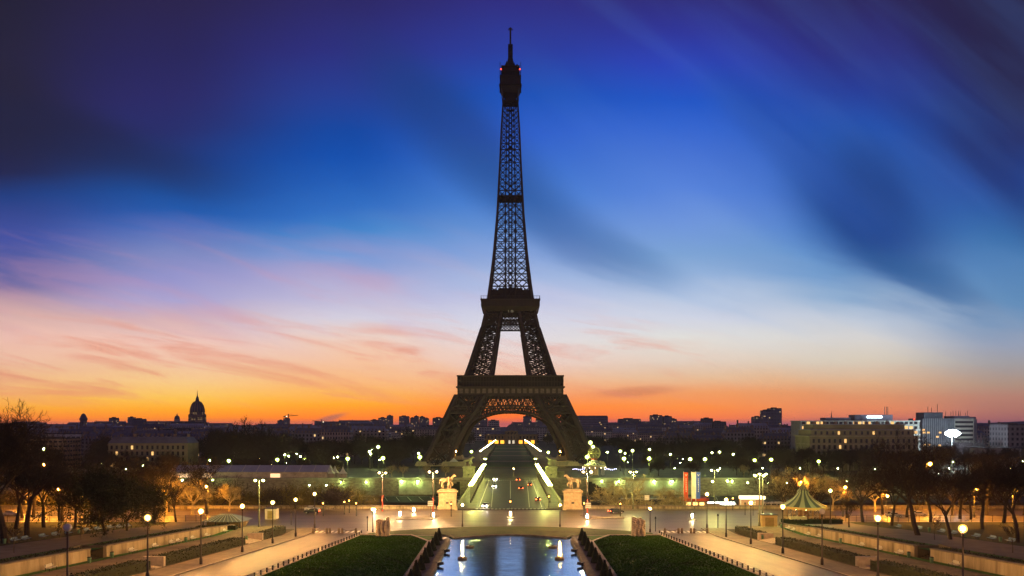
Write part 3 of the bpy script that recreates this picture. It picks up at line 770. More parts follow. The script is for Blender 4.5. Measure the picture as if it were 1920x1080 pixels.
G_CRES = Lum('crescent', (1., .68, .2), 3., (1., .55, .18), 5000)
KP = Kind(lambda: globe_lamp(G_CRES, 6.9, .46))
for (px, pyb, pyg, lab) in ((699, 998, 955, 'glowing globe lamp on a slim pole beside the carved stone block on the left lawn'),
                            (1219, 998, 954, 'glowing globe lamp on a slim pole beside the carved stone block on the right lawn'),
                            (867, 989, 947, 'glowing pale globe lamp on a pole at the grass crescent, left of the basin axis')):
    X, Y, h = at_ground(px, pyb, pyg); KP((X, Y, .02), 0, lab, 'lamps around the roundabout', h/6.9)
X, Y, h = at_ground(1050, 989, 947)
KO = Kind(lambda: globe_lamp(G_ORANGE, 6.9, .46)); KO((X, Y, .02), 0, 'orange glowing globe lamp on a pole at the grass crescent, right of the basin axis', 'lamps around the roundabout', h/6.9)

def double_lamp(gm, pm):
    t = thing('double_lamp', 'double lamp', 'street lamp'); h = 13.
    p = MB(); p.lathe(0, 0, [(.3, -.1), (.28, 1.), (.17, 1.3), (.16, 5.), (.1, h)], 10); p.build('pole', pm, t, True)
    p = MB(); p.lathe(0, 0, [(.33, .0), (.33, .5), (.21, .9), (.19, 5.2)], 10); p.build('pole_base', red_m if pm is pole_m else pm, t, True)  # red light on the lower pole put in as red colour
    a = MB(); a.tube((-1.1, 0, h-.1), (1.1, 0, h-.1), .07); a.build('arm', pm, t)
    for s in (-1, 1):
        hd = MB(); hd.frus(s*1.05, 0, h-.05, h+.2, .55, .25, .4, .18); b = hd.build('lamp_head', pm, t)
        gm.put(t, (s*1.05, 0, h-.25), .48, .36, .8)
    return t
KD = Kind(lambda: double_lamp(G_WHITE, pole_m)); KDG = Kind(lambda: double_lamp(G_TALL, pole_y))
for (px, pyb, pyg, K, lab) in (
    (812, 966, 885, KD, 'tall two-headed lamp with a red-lit base beside the left horse statue'),
    (1101, 972, 885, KD, 'tall two-headed lamp on a pole just right of the right horse statue'),
    (717, 959, 887, KD, 'tall two-headed lamp with a red-lit base on the far pavement left of the traffic island'),
    (1187, 955, 885, KDG, 'tall green-lit two-headed lamp in front of the yellow-lit bare tree'),
    (1340, 953, 882, KDG, 'tall two-headed lamp by the boat landing, right of the three flags'),
    (1424, 988, 892, KDG, 'tall two-headed lamp beside the small yellow-lit booth on the right'),
    (1430, 966, 889, KDG, 'tall two-headed lamp standing just behind the lamp of the yellow-lit booth'),
    (486, 990, 901, KDG, 'tall two-headed lamp beside the white street booth on the left')):
    X, Y, h = at_ground(px, pyb, pyg); K((X, Y, .02), 0, lab, 'tall two-headed street lamps', h/12.75)
X, Y, h = at_ground(1557, 985, 922)
KS = Kind(lambda: globe_lamp(G_CAR, 9., .5)); KS((X, Y, .3), 0, 'greenish white globe lamp on a pole just right of the striped carousel', 'park lamps at the carousel', h/9.)

def arm_lamp(gm):
    t = thing('arm_lamp', 'arm lamp', 'street lamp'); h = 8.
    p = MB(); p.lathe(0, 0, [(.2, -.2), (.2, 1.2), (.1, 1.5), (.07, h-.8)], 8); p.build('pole', pole_y, t, True)
    p = MB(); p.path([(0,0,h-.8),(0,-.25,h-.2),(0,-.8,h+.05),(0,-1.3,h)], .06, 6); p.build('arm', pole_y, t)
    gm.put(t, (0, -1.35, h-.15), .5, .36, .8)
    return t
KA = Kind(lambda: arm_lamp(G_SODIUM))
for i, (px, py, Y) in enumerate(((110, 917, 238), (153, 932, 226), (162, 923, 246), (306, 920, 240), (318, 918, 252), (387, 912, 250), (86, 871, 262), (44, 935, 250))):
    h = Z_(py, Y)
    KA((X_(px, Y), Y+1.3, .0), 0, f'orange street lamp on a bent arm glowing among the left trees, {nth(sorted([110,153,162,306,318,387,86,44]).index(px)+1)} from the left', 'orange street lamps of the riverside avenue', max(.6, h/7.9))
RX = [(1502, 904, 262), (1584, 913, 240), (1740, 869, 262), (1831, 917, 238), (1904, 919, 235), (1665, 930, 250)]
for i, (px, py, Y) in enumerate(RX):
    h = Z_(py, Y)
    KA((X_(px, Y), Y+1.3, .0), 0, f'orange street lamp on a bent arm glowing among the right trees, {nth(sorted(r[0] for r in RX).index(px)+1)} from the left', 'orange street lamps of the riverside avenue', max(.6, h/7.9))

# lamps of the far quay and the park: tall poles with one bright head
def quay_lamp(gm, r):
    t = thing('quay_lamp', 'quay lamp', 'street lamp'); h = 9.
    p = MB(); p.lathe(0, 0, [(.22, 0), (.2, 1.), (.09, 1.3), (.07, h-.5)], 7); p.build('pole', pole_y, t, True)
    gm.put(t, (0, 0, h), r, .42, .9)  # outsized glowing globe stands in for the glare halo
    return t
KQ = Kind(lambda: quay_lamp(G_GREEN, 1.2)); KQ2 = Kind(lambda: quay_lamp(G_DGREEN, .85))
big = [393, 429, 520, 571, 652, 718, 787, 1101, 1170, 1217, 1294, 1322, 1415, 1446, 1535]
py_big = {393:864,429:864,520:862,571:862,652:860,718:859,787:857,1101:857,1170:860,1217:860,1294:861,1322:861,1415:863,1446:862,1535:865}
for i, px in enumerate(big):
    Y = 436.; h = Z_(py_big[px], Y)
    KQ((X_(px, Y), Y, 0), 0, f'bright greenish quay lamp beyond the river, {nth(i+1)} from the left of the long row', 'greenish lamps along the far quay', h/9.)
small = [(305,866),(190,870),(268,873),(342,900),(399,900),(541,855),(537,868),(608,866),(633,857),(695,851),(712,862),(723,858),(785,850),(1139,848),(1172,850),(1177,867),(1265,878),(1275,868),(1350,878),(1362,862),(1363,868),(1377,867),(1400,860),(1418,860),(1430,878),(1500,878),(1571,866),(1571,878),(1616,892),(1588,902),(1693,905),(1725,902),(1787,866),(1780,878),(1895,877),(167,901),(213,901),(1918,865),(580,910),(612,910),(1364,902),(1402,905),(1441,905),(1475,905),(1336,903),(2,888),(486,860),(500,866),(510,870),(534,853),(556,851),(563,856),(579,863),(626,859),(693,847),(698,842),(709,838),(1107,830),(1112,838),(1163,846),(1186,845),(1218,843),(1257,852),(1280,861),(1335,849),(1349,848),(1375,852),(1393,871),(1472,855),(1640,880),(1760,888),(1845,892),(82,842),(137,886),(236,880)]
for i, (px, py) in enumerate(sorted(small)):
    rr = random.Random(px)
    Y = 472+rr.uniform(0, 60) if py < 872 else 420+rr.uniform(-4, 6)
    if py > 895: Y = 395.
    z0 = -8. if py > 895 else 0.; h = Z_(py, Y)-z0
    KQ2((X_(px, Y), Y, z0), 0, f'small distant lamp twinkling beyond the river, {nth(i+1)} counted from the left edge', 'small lamps scattered beyond the river', h/9.)
KQ3 = Kind(lambda: quay_lamp(G_TOWER, 1.0))
for (px, py, Y, lab) in ((884, 847, 520, 'bright green-yellow lamp in front of the left tower leg'), (1028, 848, 520, 'bright green-yellow lamp in front of the right tower leg')):
    KQ3((X_(px, Y), Y, 0), 0, lab, 'lamps under the tower', Z_(py, Y)/9.)
KW = Kind(lambda: quay_lamp(G_AMBER, .8))
for (px, py, Y, lab) in ((855, 846, 548, 'amber lamp lighting the foot of the left tower leg'), (1050, 846, 548, 'amber lamp lighting the foot of the right tower leg'),
                         (963, 879, 436, 'orange lamp at the far end of the bridge on the axis'), (872, 882, 432, 'amber lamp beside the far left pedestal at the quay road')):
    KW((X_(px, Y), Y, 0), 0, lab, 'amber lamps by the tower', Z_(py, Y)/9.)
# bridge lamps: two rows
def bridge_lamp():
    t = thing('bridge_lamp', 'bridge lamp', 'street lamp'); h = 6.3
    p = MB(); p.lathe(0, 0, [(.25, 0), (.22, .9), (.12, 1.1), (.09, h-.5)], 8); p.build('pole', pole_m, t, True)
    p = MB(); p.tube((-.6, 0, h-.45), (.6, 0, h-.45), .05); p.build('arm', pole_m, t)
    for x in (-.5, .5): G_BRIDGE.put(t, (x, 0, h-.05), .42, .3)
    return t
KB = Kind(bridge_lamp)
for s, side in ((-1, 'left'), (1, 'right')):
    for i in range(18):
        Y = 283+i*8.4
        KB((s*14.0, Y, .18), 0, f'yellow lamp on the {side} footway of the bridge, {nth(i+1)} from the near end', 'yellow lamps in two rows on the bridge')
    KB((s*15.4, 492, 0), 0, f'yellow lamp standing alone just past the far end of the {side} bridge row', 'yellow lamps in two rows on the bridge', 1.05)
    for i in range(18):
        Y = 640+i*25.
        KPK = globals().get('KPK') or Kind(lambda: quay_lamp(G_PARK, .95)); globals()['KPK'] = KPK
        KPK((s*(24-i*.25), Y, 0), 0, f'small park lamp in the {side} row along the lawns, {nth(i+1)} from the tower', 'lamps in two rows along the park lawns', .72)
# spot lamps on the far quay wall
def wall_lamp():
    t = thing('wall_lamp', 'wall lamp', 'wall lamp')
    MB().box(-.12, .12, -.9, 0, -.08, .08).build('bracket', pole_y, t)
    G_SPOT.put(t, (0, -1.0, -.1), .5, .4, .8)
    return t
KWL = Kind(wall_lamp)
wl = [687, 753, 783, 640, 1128, 1160, 1226, 1260, 1252+120, 1500]
for i, px in enumerate(sorted(wl)):
    KWL((X_(px, 401), 401.4, -.6 if px not in (640, 687) else -1.), 0, f'lamp on the far quay wall washing the stone in green light, {nth(i+1)} from the left', 'lamps on the far quay wall')

# stadium floodlight on its mast, right
fl = thing('floodlight_mast', 'tall mast with a dazzling white floodlight in front of the right office block', 'floodlight', (X_(1785, 520), 520, 0))
h = Z_(814, 520)
m_ = MB(); m_.lathe(0, 0, [(.45, 0), (.3, h)], 8); m_.build('mast', mat('pale_metal', (.45,.46,.45), .4, .1, 1.), fl)
m_ = MB(); m_.bar((-3.8, 0, h+.5), (3.8, 0, h+.5), .3); m_.bar((-2, 0, h+1.5), (2, 0, h+1.5), .3); m_.bar((0, 0, h-1), (0, 0, h+2.2), .4); m_.build('lamp_frame', pole_m, fl)
for i, (fx_, fz_) in enumerate(((-3.6,.5),(-1.8,1.5),(0,1.9),(1.8,1.5),(3.6,.5),(-1.8,-.5),(0,-.1),(1.8,-.5))): MB().ball((fx_, -.75, h+fz_), 1.15, 10, 6).build('lamp', glow('floodlight', (.78, .95, 1.), 300), fl, True)

# ================================================================== SIGNALS, SIGNS, BOLLARDS, ISLANDS
dark_m = mat('dark_metal', (.03,.03,.03), .5, .1, 1.); sign_w = mat('sign_white', (.75,.74,.66), .5, .05, 1.)
amber = glow('signal_amber', (1., .35, .05), 30); redl = glow('signal_red', (1., .08, .03), 20)
def traffic_light():
    t = thing('traffic_light', 'traffic light', 'traffic light')
    p = MB(); p.lathe(0, 0, [(.12, 0), (.1, .9), (.07, 3.4)], 8); p.build('pole', dark_m, t)
    MB().box(-.22, .22, -.2, .12, 2.5, 3.7).build('signal_box', dark_m, t)
    for i, mm in enumerate((mat('lens_dark', (.05,.03,.02), .3, 0), amber, mat('lens_dark', (.05,.03,.02), .3, 0))):
        MB().tube((0, -.2, 2.75+i*.36), (0, -.26, 2.75+i*.36), .14, .14, 12).build('lens', mm, t)
    MB().box(-.12, .12, -.16, .08, 1.4, 1.9).build('pedestrian_signal', dark_m, t)
    return t
KT = Kind(traffic_light)
for px, pyb, lab in ((606, 968, 'traffic light with amber lens on the far pavement left of the first signal pair'), (646, 965, 'traffic light with amber lens, left one of the pair near the parapet'),
                     (655, 962, 'traffic light with amber lens, right one of the pair near the parapet'), (668, 968, 'dark traffic light post right of the pair by the left parapet'),
                     (846, 969, 'traffic light standing close to the left tall lamp of the left traffic island'), (1029, 953, 'traffic light with amber lens at the near right corner of the bridge'),
                     (1095, 968, 'traffic light with amber lens on the right traffic island beside the tall lamp'), (1163, 969, 'traffic light with amber lens at the far tip of the right traffic island'),
                     (1374, 957, 'traffic light in front of the parapet at the boat landing'), (957, 964, 'traffic light with amber lens on the tiny island in the middle of the bridge mouth')):
    X, Y, h = at_ground(px, pyb, pyb-20); KT((X, Y, .05), 0, lab, 'traffic lights around the roundabout', 1.25)
def sign_post():
    t = thing('sign_post', 'sign post', 'road sign')
    p = MB(); p.tube((0,0,0), (0,0,4.6), .08); p.build('pole', dark_m, t)
    for i in range(3): MB().box(-.75, .75, -.08, -.02, 3.1+i*.52, 3.5+i*.52).build('sign_panel', sign_w, t)
    return t
KSN = Kind(sign_post)
for px, pyb, lab in ((807, 970, 'post with three white direction boards on the left traffic island'), (1103, 974, 'post with white direction boards beside the lamp of the right traffic island'),
                     (1213, 957, 'post with white direction boards by the right parapet in front of the bare tree'), (1412, 968, 'post with white direction boards beside the two tall lamps on the right')):
    X, Y, h = at_ground(px, pyb, pyb-30); KSN((X, Y, .15), 0, lab, 'direction sign posts', 1.05)
def lit_bollard():
    t = thing('lit_bollard', 'lit bollard', 'bollard')
    MB().lathe(0, 0, [(.3, 0), (.3, .25), (.2, .3)], 10).build('foot', dark_m, t)
    MB().lathe(0, 0, [(.2, .3), (.22, 1.15), (.12, 1.3)], 10).build('lantern', glow('bollard_glow', (1., .78, .36), 160), t, True)
    return t
KBL = Kind(lit_bollard)
for px, pyb, lab in ((750, 970, 'lit bollard at the left tip of the left traffic island'), (776, 962, 'lit bollard on the pavement behind the left traffic island'), (813, 972, 'lit bollard at the right tip of the left traffic island'),
                     (957, 970, 'lit bollard on the tiny island in the middle of the bridge mouth'), (1101, 975, 'lit bollard at the corner of the right traffic island'), (1298, 974, 'lit bollard standing alone on its small island in the right roadway'),
                     (702, 964, 'lit bollard by the left parapet near the tall lamp lit red at its base')):
    X, Y, h = at_ground(px, pyb, pyb-8); KBL((X, Y, .17), 0, lab, 'lit traffic bollards', 1.15)
def island(pts, lab):
    lab = lab
    P = []
    for px, py in pts: Y = F*CH/(py-CY); P.append((X_(px, Y), Y))
    a = sum(P[i][0]*P[(i+1)%len(P)][1]-P[(i+1)%len(P)][0]*P[i][1] for i in range(len(P)))
    if a < 0: P = P[::-1]
    return tag(MB().prism(P, -.1, .17).build('traffic_island', paving), lab, 'traffic island')
island([(742, 974.5), (812, 974.5), (824, 968), (815, 967), (745, 971)], 'low kerbed traffic island with a pointed end, left of the bridge mouth')
island([(1088, 967), (1108, 973.5), (1171, 972), (1169, 969.5), (1100, 969)], 'low kerbed traffic island with a hooked end, right of the bridge mouth')
island([(950, 972.5), (965, 972.5), (964, 962), (951, 962)], 'tiny traffic island in the middle of the bridge mouth')
island([(1290, 976), (1306, 976), (1304, 973), (1291, 973)], 'tiny traffic island under a lone lit bollard in the right roadway')
# dark slim posts at the ends of the drives
KPO = Kind(lambda: (lambda t: (MB().lathe(0, 0, [(.1, 0), (.1, 3.4), (.14, 3.45), (.14, 3.9)], 8).build('post', dark_m, t), MB().box(-.2, .2, -.1, .1, 3.3, 3.7).build('sign_plate', dark_m, t), t)[2])(thing('marker_post', 'marker post', 'post')))
for px, pyb, lab in ((689, 996, 'slim dark post between the left drive and the globe lamp'), (1229, 997, 'slim dark post between the right drive and the globe lamp'), (546, 985, 'slim dark signpost on the roadway edge near the left hedge end'), (1346, 991, 'slim dark post at the end of the right hedge'), (1397, 966, 'slim dark post on the pavement between the booth and the boat landing')):
    X, Y, h = at_ground(px, pyb, pyb-20); KPO((X, Y, .05), 0, lab, 'slim dark posts')
# stone bollards with chains across the drives
def stub():
    t = thing('chain_bollard', 'bollard', 'bollard')
    MB().lathe(0, 0, [(.3, 0), (.34, .5), (.26, 1.0), (.3, 1.15), (.12, 1.4)], 10).build('stone', cap_stone, t, True)
    return t
KCB = Kind(stub)
for s, side in ((-1, 'left'), (1, 'right')):
    for i, x in enumerate((39.5, 43.0, 43.9, 46.2, 47.0, 50.4)):
        KCB((s*x, 204.6, .05), 0, f'squat stone bollard across the end of the {side} drive, {nth(i+1)} from the lawn side', 'stone bollards closing the drives')
    c = MB()
    for a, b in ((39.5, 43.0), (47.0, 50.4)):
        pts = [(s*(a+(b-a)*i/8), 204.6, 1.05-.35*math.sin(PI*i/8)) for i in range(9)]; c.path(pts, .05, 5)
    tag(c.build('bollard_chain', dark_m), f'sagging dark chain between the stone bollards of the {side} drive', 'chain')

# ================================================================== LOW FENCES BY THE LAWNS
for s, side in ((-1, 'left'), (1, 'right')):
    t = thing('low_fence', f'long low fence of short dark posts on a pale kerb along the {side} lawn', 'fence')
    rail = MB()
    ys = frange(100, 203, 3.0)
    for y in ys: MB().box(s*37.8-.11, s*37.8+.11, y-.11, y+.11, gz(y)+.2, gz(y)+1.0).build('post', dark_m, t)
    for hz in (.55, .9):
        rail.path([(s*37.8, y, gz(y)+.12+hz) for y in ys], .022, 4)
    rail.build('rail', dark_m, t)
# railings along the river pavement
for s, side in ((-1, 'left'), (1, 'right')):
    t = thing('pavement_railing', f'thin dark railing along the river pavement, {side} of the bridge', 'railing')
    m_ = MB(); x = 26.
    while x < 180:
        m_.bar((s*x, 259.9, .15), (s*x, 259.9, 1.15), .07); x += 2.2
    m_.bar((s*26, 259.9, 1.15), (s*180, 259.9, 1.15), .06); m_.bar((s*26, 259.9, .6), (s*180, 259.9, .6), .04)
    m_.build('bars', dark_m, t)
# park fences of the riverside, orange-lit side streets
for s, side in ((-1, 'left'), (1, 'right')):
    t = thing('park_fence', f'dark rail fence between the {side} upper park and the orange-lit street', 'fence')
    m_ = MB(); x = 78.
    while x < 260:
        m_.bar((s*x, 229, 0), (s*x, 229, 1.9), .09); x += 3.
    for z in (.5, 1.1, 1.85): m_.bar((s*78, 229, z), (s*260, 229, z), .07)
    m_.build('bars', dark_m, t)
# ================================================================== GARDEN: HEDGES, TERRACE WALLS, TOPIARY, BENCHES, BINS
leaf_dark = mat('hedge_leaf', (.012,.018,.007), .9, .6, 1.6, bump=.8, detail=8.)
leaf_top = mat('cone_leaf', (.012,.020,.012), .9, .5, 2., bump=.6)
def hedge(name, lab, x0, x1, y0, y1, zf, h, m, cat='hedge', group=None, jag=.12):
    """clipped box of foliage: dense leafy cards over a solid core"""
    mb = MB(); rr = random.Random(int(abs(x0*13+y0*7)))
    ys = frange(y0, y1, .8); xs = frange(x0, x1, .8)
    for i in range(len(ys)-1):
        a, b = ys[i], ys[i+1]
        mb.hexa([(x0,a,zf(a)-.1),(x1,a,zf(a)-.1),(x1,b,zf(b)-.1),(x0,b,zf(b)-.1)], [(x0,a,zf(a)+h-.08),(x1,a,zf(a)+h-.08),(x1,b,zf(b)+h-.08),(x0,b,zf(b)+h-.08)])
    n = int((y1-y0)*(2*h+x1-x0)*7)
    for _ in range(min(n, 5200)):
        y = rr.uniform(y0, y1); f = rr.random()*(2*h+(x1-x0))
        if f < h: c = Vector((x0, y, zf(y)+f))
        elif f < 2*h: c = Vector((x1, y, zf(y)+f-h))
        else: c = Vector((x0+f-2*h, y, zf(y)+h))
        c += Vector((rr.gauss(0, jag*.6), 0, rr.gauss(0, jag*.6)))
        a = Vector((rr.gauss(0,1), rr.gauss(0,1), rr.gauss(0,1))).normalized()*.19; b = Vector((rr.gauss(0,1), rr.gauss(0,1), rr.gauss(0,1))).normalized()*.19
        mb.tri(c-a, c+a, c+b)
    o = mb.build(name, m); return tag(o, lab, cat, group)
for s, side in ((-1, 'left'), (1, 'right')):
    segs = [(72, 128.5), (134, 174.5), (187, 206)]
    desc = ('nearest', 'middle and longest', 'farthest and shortest')
    for (a, b), d in zip(segs, desc):
        x0, x1 = sorted((s*57.8, s*60.6)); hedge('clipped_hedge', f'dark clipped box hedge between pavement and promenade on the {side}, {d} of three', x0, x1, a, b, lambda y: gz(y)+.2, 1.5, leaf_dark, group='clipped hedges beside the pavements')
        w = MB(); x0, x1 = sorted((s*60.75, s*61.2))
        for p, q in zip(frange(a-.4, b+.3, 4)[:-1], frange(a-.4, b+.3, 4)[1:]): w.hexa([(x0,p,gz(p)),(x1,p,gz(p)),(x1,q,gz(q)),(x0,q,gz(q))], [(x0,p,gz(p)+1.35),(x1,p,gz(p)+1.35),(x1,q,gz(q)+1.35),(x0,q,gz(q)+1.35)])
        x0, x1 = sorted((s*57.7, s*61.2)); w.box(x0, x1, a-.9, a-.15, gz(a)-.2, gz(a)+1.8)
        tag(w.build('garden_wall', kerb), f'low pale wall behind the {d.split()[0]} hedge on the {side} side', 'low wall', 'low walls behind the hedges')
        struct(MB().sheet([s*61.25, s*62.7][::s], frange(a, b, 3), lambda x, y: gz(y)+.34).build('grass', grass))
    # steps between the hedge segments
    for a, b in ((128.8, 133), (175, 186)):
        st = MB()
        for i in range(6):
            x0, x1 = sorted((s*(57.4+i*.62), s*(58.02+i*.62))); y0, y1 = a+.4, b-1.2
            st.hexa([(x0,y0,gz(y0)),(x1,y0,gz(y0)),(x1,y1,gz(y1)),(x0,y1,gz(y1))], [(x0,y0,gz(y0)+.3+i*.09),(x1,y0,gz(y0)+.3+i*.09),(x1,y1,gz(y1)+.3+i*.09),(x0,y1,gz(y1)+.3+i*.09)])
        tag(st.build('garden_steps', kerb), f'short flight of pale garden steps between hedges on the {side}, {"nearer" if a < 150 else "farther"} of two', 'steps')
    # retaining wall of the upper terrace, in two lengths with an opening
    for (a, b), d in (((66, 141.2), 'near length, to the dark opening'), ((146.8, 226), 'far length, beyond the dark opening')):
        t = thing('retaining_wall', f'stained concrete retaining wall of the {side} terrace, {d}', 'retaining wall')
        w = MB(); c = MB(); x0, x1 = sorted((s*74.1, s*74.7)); p = a
        while p < b-.1:
            q = min(b, p+5.); za, zb = zu(74, p), zu(74, q)
            w.hexa([(x0,p,gz(p)-.2),(x1,p,gz(p)-.2),(x1,q,gz(q)-.2),(x0,q,gz(q)-.2)], [(x0,p,za+.25),(x1,p,za+.25),(x1,q-.03,zb+.25),(x0,q-.03,zb+.25)])
            xx0, xx1 = sorted((s*73.95, s*74.85)); c.hexa([(xx0,p,za+.25),(xx1,p,za+.25),(xx1,q,zb+.25),(xx0,q,zb+.25)], [(xx0,p,za+.45),(xx1,p,za+.45),(xx1,q,zb+.45),(xx0,q,zb+.45)])
            p = q
        w.build('wall', concrete, t); c.build('coping', cap_stone, t)
    t = thing('stair_recess', f'dark stair opening cut through the {side} retaining wall', 'stair opening')
    w = MB(); x0, x1 = sorted((s*78.5, s*79)); w.box(x0, x1, 141.2, 146.8, gz(144)-.2, gz(144)+2.5)
    for y in (141.2, 146.8): xx0, xx1 = sorted((s*74.7, s*79)); w.box(xx0, xx1, y-.2, y+.2, gz(y)-.2, gz(y)+2.45)
    w.build('side_wall', mat('recess_wall', (.10,.085,.06), .9, .3, .5), t)
    st = MB()
    for i in range(7): xx0, xx1 = sorted((s*(74.9+i*.5), s*(75.4+i*.5))); st.box(xx0, xx1, 141.4, 146.6, gz(144)-.2, gz(144)+.2+i*.2)
    st.build('steps', soil, t)
    w = MB(); x0, x1 = sorted((s*75.2, s*79.6)); 
    # ground-cover strips on the terrace edge
    hedge('ground_cover', f'rough low ground-cover hedge on the edge of the {side} terrace, near stretch', *sorted((s*75.0, s*77.0)), 70, 141, lambda y: zu(75, y), .55, mat('cover_leaf', (.020,.028,.008), .9, .6, 1.6, bump=.8), group='ground-cover hedges on the terraces')
    hedge('ground_cover', f'rough low ground-cover hedge on the edge of the {side} terrace, far stretch', *sorted((s*75.0, s*77.0)), 147.5, 215, lambda y: zu(75, y), .55, mat('cover_leaf', (.020,.028,.008), .9, .6, 1.6, bump=.8), group='ground-cover hedges on the terraces')
hedge('clipped_hedge', 'dark hedge ring in front of the striped carousel', 75.5, 92, 221.5, 223.5, lambda y: .3, 1.3, leaf_dark)
hedge('clipped_hedge', 'dark hedge in front of the low pavilion on the left', -82, -72, 209.5, 211, lambda y: zu(75, y)-.8, 1.1, leaf_dark)
# grass tufts on the two lawns
for s in (-1, 1):
    rr = random.Random(70+s); gb = MB()
    for _ in range(26000):
        y = rr.uniform(112, 198.6); x = rr.uniform(19.2, 37.2)
        if y > 189 and x < 19.2+(y-189)*.5: continue
        z = gz(y)*min(1., max(0., (x-18.8)/9.))**.8+.2; a = rr.uniform(0, PI); w = rr.uniform(.10, .2); h = rr.uniform(.10, .24)
        gb.tri((s*x-w*math.cos(a), y-w*math.sin(a), z), (s*x+w*math.cos(a), y+w*math.sin(a), z), (s*x+rr.gauss(0,.1), y+rr.gauss(0,.1), z+h))
    tag(gb.build('grass', grass), kind='stuff')
# topiary cones and planter blocks beside the basin
def cone():
    t = thing('topiary_cone', 'cone', 'topiary')
    mb = MB(); mb.lathe(0, 0, [(1.0, .1), (.86, .7), (.5, 1.9), (.05, 3.05)], 14); rr = random.Random(5)
    for _ in range(420):
        z = rr.uniform(.1, 3.0); r = 1.0*(1-z/3.1)+.04; a = rr.uniform(0, 2*PI); c = Vector((r*math.cos(a), r*math.sin(a), z))
        p = Vector((rr.gauss(0,1), rr.gauss(0,1), rr.gauss(0,1))).normalized()*.12; q = Vector((rr.gauss(0,1), rr.gauss(0,1), rr.gauss(0,1))).normalized()*.12
        mb.tri(c-p, c+p, c+q)
    mb.build('foliage', leaf_top, t); MB().lathe(0, 0, [(.16, -.1), (.14, .4)], 8).build('stem', pole_m, t)
    return t
KC = Kind(cone)
for s, side in ((-1, 'left'), (1, 'right')):
    for i, Y in enumerate((189, 181.4, 173.8, 166.2, 158.6, 151, 143.4, 135.8)):
        KC((s*16.9, Y, .45), i*.7, f'dark clipped yew cone on the {side} side of the basin, {nth(i+1)} from the far end', 'yew cones lining the basin', 1+.06*math.sin(i*2.3))
    w = MB()
    for i, Y in enumerate((189, 181.4, 173.8, 166.2, 158.6, 151, 143.4)):
        x0, x1 = sorted((s*18.0, s*18.75)); w.box(x0, x1, Y-6.6, Y-2.4, .4, 1.0)
    struct(w.build('kerb', kerb))
# water cannons and round nozzle floats in the basin
def cannon():
    t = thing('water_nozzle', 'nozzle', 'fountain nozzle')
    MB().tube((0,0,.25), (1.1,0,.45), .34, .3, 10).build('barrel', dark_m, t, True); MB().box(-.4, .3, -.35, .35, -.1, .6).build('mount', dark_m, t)
    return t
KN = Kind(cannon)
for s, side in ((-1, 'left'), (1, 'right')):
    for i, Y in enumerate((173, 157, 141)):
        KN((s*14.2, Y, .25), 0 if s < 0 else PI, f'dark water nozzle on the {side} rim of the basin, {nth(i+1)} from the far end', 'water nozzles on the basin rim')
KF = Kind(lambda: (lambda t: (MB().lathe(0, 0, [(.75, -.1), (1.0, .1), (1.0, .34), (.85, .4)], 20).build('ring', cap_stone, t, True), MB().lathe(0, 0, [(.3, .35), (.3, .55), (.1, .6)], 10).build('nozzle', dark_m, t, True), t)[2])(thing('fountain_float', 'float', 'fountain')))
for px, py, lab in ((867, 1049, 'round fountain float on the left of the basin, nearer one'), (881, 1027, 'round fountain float on the left of the basin, farther one'), (1049, 1049, 'round fountain float on the right of the basin, nearer one'), (1036, 1027, 'round fountain float on the right of the basin, farther one')):
    X, Y, h = at_ground(px, py, py); KF((X, Y, .06), 0, lab, 'round fountain floats in the basin')
# benches
def bench(m):
    t = thing('park_bench', 'bench', 'bench')
    st = MB(); bk = MB()
    for i in range(4): st.box(-1.0, 1.0, -.3+i*.14, -.19+i*.14, .43, .47)
    for i in range(3): bk.hexa([(-1,.26+i*.04,.55+i*.13),(1,.26+i*.04,.55+i*.13),(1,.29+i*.04,.55+i*.13),(-1,.29+i*.04,.55+i*.13)], [(-1,.30+i*.04,.66+i*.13),(1,.30+i*.04,.66+i*.13),(1,.33+i*.04,.66+i*.13),(-1,.33+i*.04,.66+i*.13)])
    st.build('seat', m, t); bk.build('backrest', m, t)
    for x in (-.85, .85):
        l = MB(); l.bar((x,-.26,0), (x,-.26,.43), .07); l.bar((x,.24,0), (x,.36,.95), .07); l.bar((x,-.3,.41), (x,.28,.41), .06); l.build('leg', dark_m, t)
    return t
KBN = Kind(lambda: bench(mat('bench_pale', (.46,.45,.40), .6, .1, 2.))); KBB = Kind(lambda: bench(mat('bench_blue', (.16,.27,.42), .6, .1, 2.)))
for s, side, Ys in ((-1, 'left', [126.5,154,164,172,175.5,183.5,192,204,211]), (1, 'right', [131,149.6,158,166,189,195.6,206,209.5,218])):
    for i, Y in enumerate(Ys):
        KBN((s*72.6, Y, gz(Y)+.27), -s*PI/2, f'pale slatted bench against the {side} retaining wall, {nth(i+1)} from the near end', 'pale benches along the promenades', 1.15)
for s, side, Ys in ((-1, 'left', [150,157.5,161,167,171.5,176.5,184.5,189,195,199.5,204]), (1, 'right', [150,156,162,167.5,176,181,191,201])):
    for i, Y in enumerate(Ys):
        KBB((s*97.4, Y, zu(97, Y)+.02), -s*PI/2, f'blue slatted bench on the {side} upper terrace path, {nth(i+1)} from the near end', 'blue benches on the upper terraces', 1.15)
def bin_():
    t = thing('litter_bin', 'bin', 'litter bin'); gm_ = mat('bin_green', (.16,.33,.22), .5, .15, 2.)
    MB().lathe(0, 0, [(.28, .15), (.33, 1.0), (.36, 1.02), (.36, 1.08)], 12).build('bag', gm_, t, True)
    MB().lathe(0, 0, [(.38, 1.15), (.36, 1.22), (.1, 1.28)], 12).build('lid', dark_m, t, True)
    MB().bar((.0,.38,0), (0,.38,1.2), .08).build('post', dark_m, t)
    return t
KBI = Kind(bin_)
